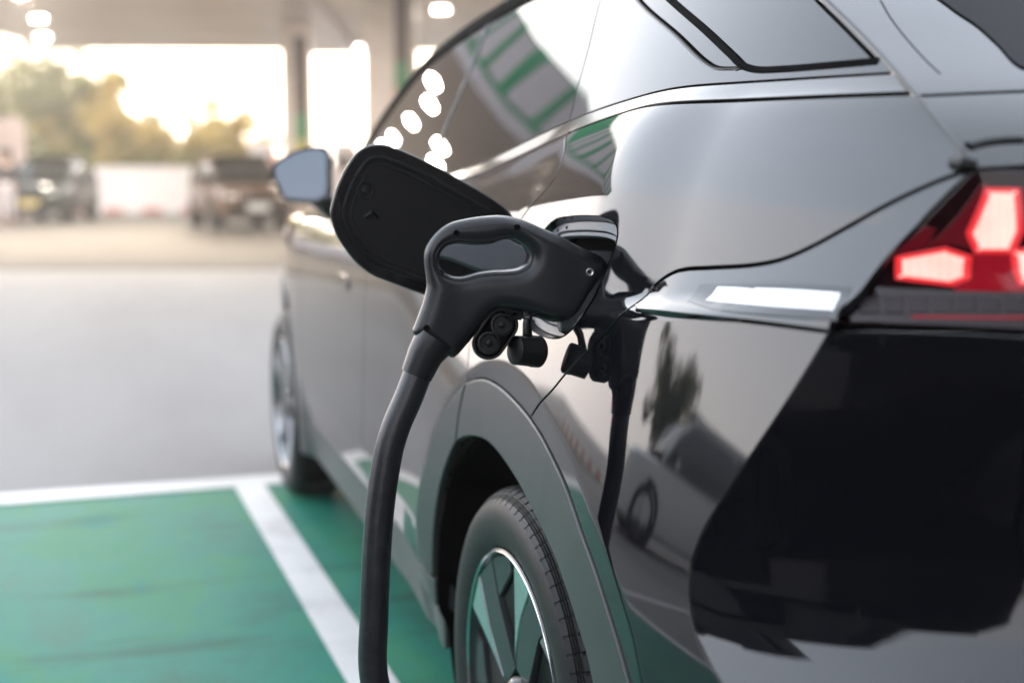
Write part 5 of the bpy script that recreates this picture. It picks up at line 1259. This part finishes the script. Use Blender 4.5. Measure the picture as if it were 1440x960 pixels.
skin_mesh('body', B, Ed, Rd, SKIN, per)
skin_mesh('jacket', [B[0], B[1], B[2], (0, -.005, 1.44), B[5], B[6], B[7], B[9], B[10], B[11]], [(0, 1), (1, 2), (2, 3), (2, 4), (4, 5), (5, 6), (2, 7), (7, 8), (8, 9)], [(.185, .135), (.17, .125), (.19, .13), .07, .082, .066, .054, .082, .066, .054], TOPM, per)
skin_mesh('trousers', [(0, 0, .93), B[13], B[14], (.10, .01, .16), B[17], B[18], (-.12, 0, .16)], [(0, 1), (1, 2), (2, 3), (0, 4), (4, 5), (5, 6)], [(.15, .12), .105, .078, .064, .105, .078, .064], LEGM, per)
skin_mesh('hair', [(0, .01, 1.63), (0, .03, 1.72), (0, .05, 1.60)], [(0, 1), (0, 2)], [.112, .075, .09], HAIR, per)
# slatted timber screen on the left, fuel pumps under the canopy
sc = empty('slatted_screen', atp(2, 33.5), R_(-18), label='pale pinkish screen of upright slats at the left edge', cat='screen')
SLM = M('pale_slat_paint', (.58, .46, .42), .6, var=.1)
MB().box((0, .06, 1.35), (1.6, .05, 2.6)).build('screen_back', M('screen_back', (.34, .27, .25), .7), sc)
for k in range(9): MB().box((-.72 + k * .18, 0, 1.35), (.10, .05, 2.7 + .12 * math.sin(k * 2.1)), bev=.01).build('slat', SLM, sc)
for x, D, lab in ((372, 35, 'white fuel pump with a red side, left of the beige pillar'), (428, 33.5, 'cream fuel pump half hidden behind the door mirror'), (487, 36, 'white fuel pump right of the door mirror')):
    fp = empty('fuel_pump', atp(x, D), R_(-18), label=lab, cat='fuel pump', group='fuel pumps under the canopy')
    wm = M('pump_white', (.74, .70, .70), .35) if x != 428 else M('pump_cream', (.55, .48, .40), .4)
    MB().box((0, 0, .1), (1.1, .7, .2), bev=.02).build('pump_island', FASP, fp)
    MB().box((0, 0, 1.15), (.62, .45, 1.9), bev=.05).build('pump_body', wm, fp)
    MB().box((.34, 0, 1.2), (.06, .40, 1.5), bev=.02).build('pump_side', M('pump_red', (.55, .10, .09), .4), fp)
    MB().box((0, -.235, 1.55), (.42, .02, .35), bev=.005).build('pump_display', BLKG, fp)
    MB().tube([(.36, -.1, 1.5), (.50, -.15, 1.2), (.48, -.15, .6), (.36, -.1, .5)], .02, 8).build('pump_hose', MATTE, fp)
# ------------------------------------------------------------------ what the car's flank mirrors: white pickup-like wagon, tree, dark car behind
suv('parked_wagon', (-9.0, 7.4, 0), R_(116), 'white wagon with windows greyed for reflected sky, mirrored in the rear corner of the black car', WHITEPAINT, L=5.0, Wd=1.9, H=2.0, belt=1.2, hood=1.15, rimm=M('bronze_rim', (.12, .09, .06), .3), wr=.43, win=WAGW)
tree('tree', (-16.0, 17.0, 0), 4.1, 1.8, 1700, LEAFD, 'thin dark tree behind the white wagon, mirrored in the bumper corner', 77, trunk=.2, leaf=.34, base=.4, sparse=.9)
tree('tree', (-26, 13, 0), 4.5, 3.0, 2200, LEAFD, 'low dark bush mirrored left of the white wagon', 78, trunk=.15, leaf=.4, base=.1)
suv('parked_car', (-3.55, -1.95, 0), R_(-3), 'black car in the next bay to the left, mirrored in the dark rear bumper corner', PAINT, L=4.5, Wd=1.8, H=1.65, belt=1.05, hood=1.0)

db = empty('rear_light_blocker', (14, -7.6, 0), label='unseen dark flat roofed building added behind the camera to keep rear sky light off the car', cat='building')  # added out of view to block rear light and darken reflections
DW = M('blocker_dark', (.022, .022, .024), .7, var=.15, vscale=.8)
MB().box((0, -1.5, 5.0), (32, 3, 10.0)).build('wall', DW, db)
MB().box((0, -1.0, 10.2), (34, 5.0, .35), bev=.03).build('roof', M('roof_dark', (.05, .05, .055), .6), db)
for k in range(6):
    w = MB().box((-11 + k * 4, .02, 1.7), (2.6, .06, 2.6)).build('window', BLKG, db); MB().box((-10 + k * 4, .05, 1.7), (.07, .08, 2.6)).build('mullion', MATTE, w)

# ------------------------------------------------------------------ evening air
hz = MB().box((0, 17, 7), (110, 110, 16)).build('haze', None)
hm_ = bpy.data.materials.new('haze_air'); hm_.use_nodes = True; t = hm_.node_tree; t.nodes.clear()
_o = N(t, 'ShaderNodeOutputMaterial'); _v = N(t, 'ShaderNodeVolumePrincipled'); _v.inputs['Color'].default_value = (.98, .94, .88, 1); _v.inputs['Density'].default_value = .0033; _v.inputs['Anisotropy'].default_value = .55
t.links.new(_v.outputs[0], _o.inputs['Volume']); hz.data.materials.append(hm_); props(hz, kind='stuff')
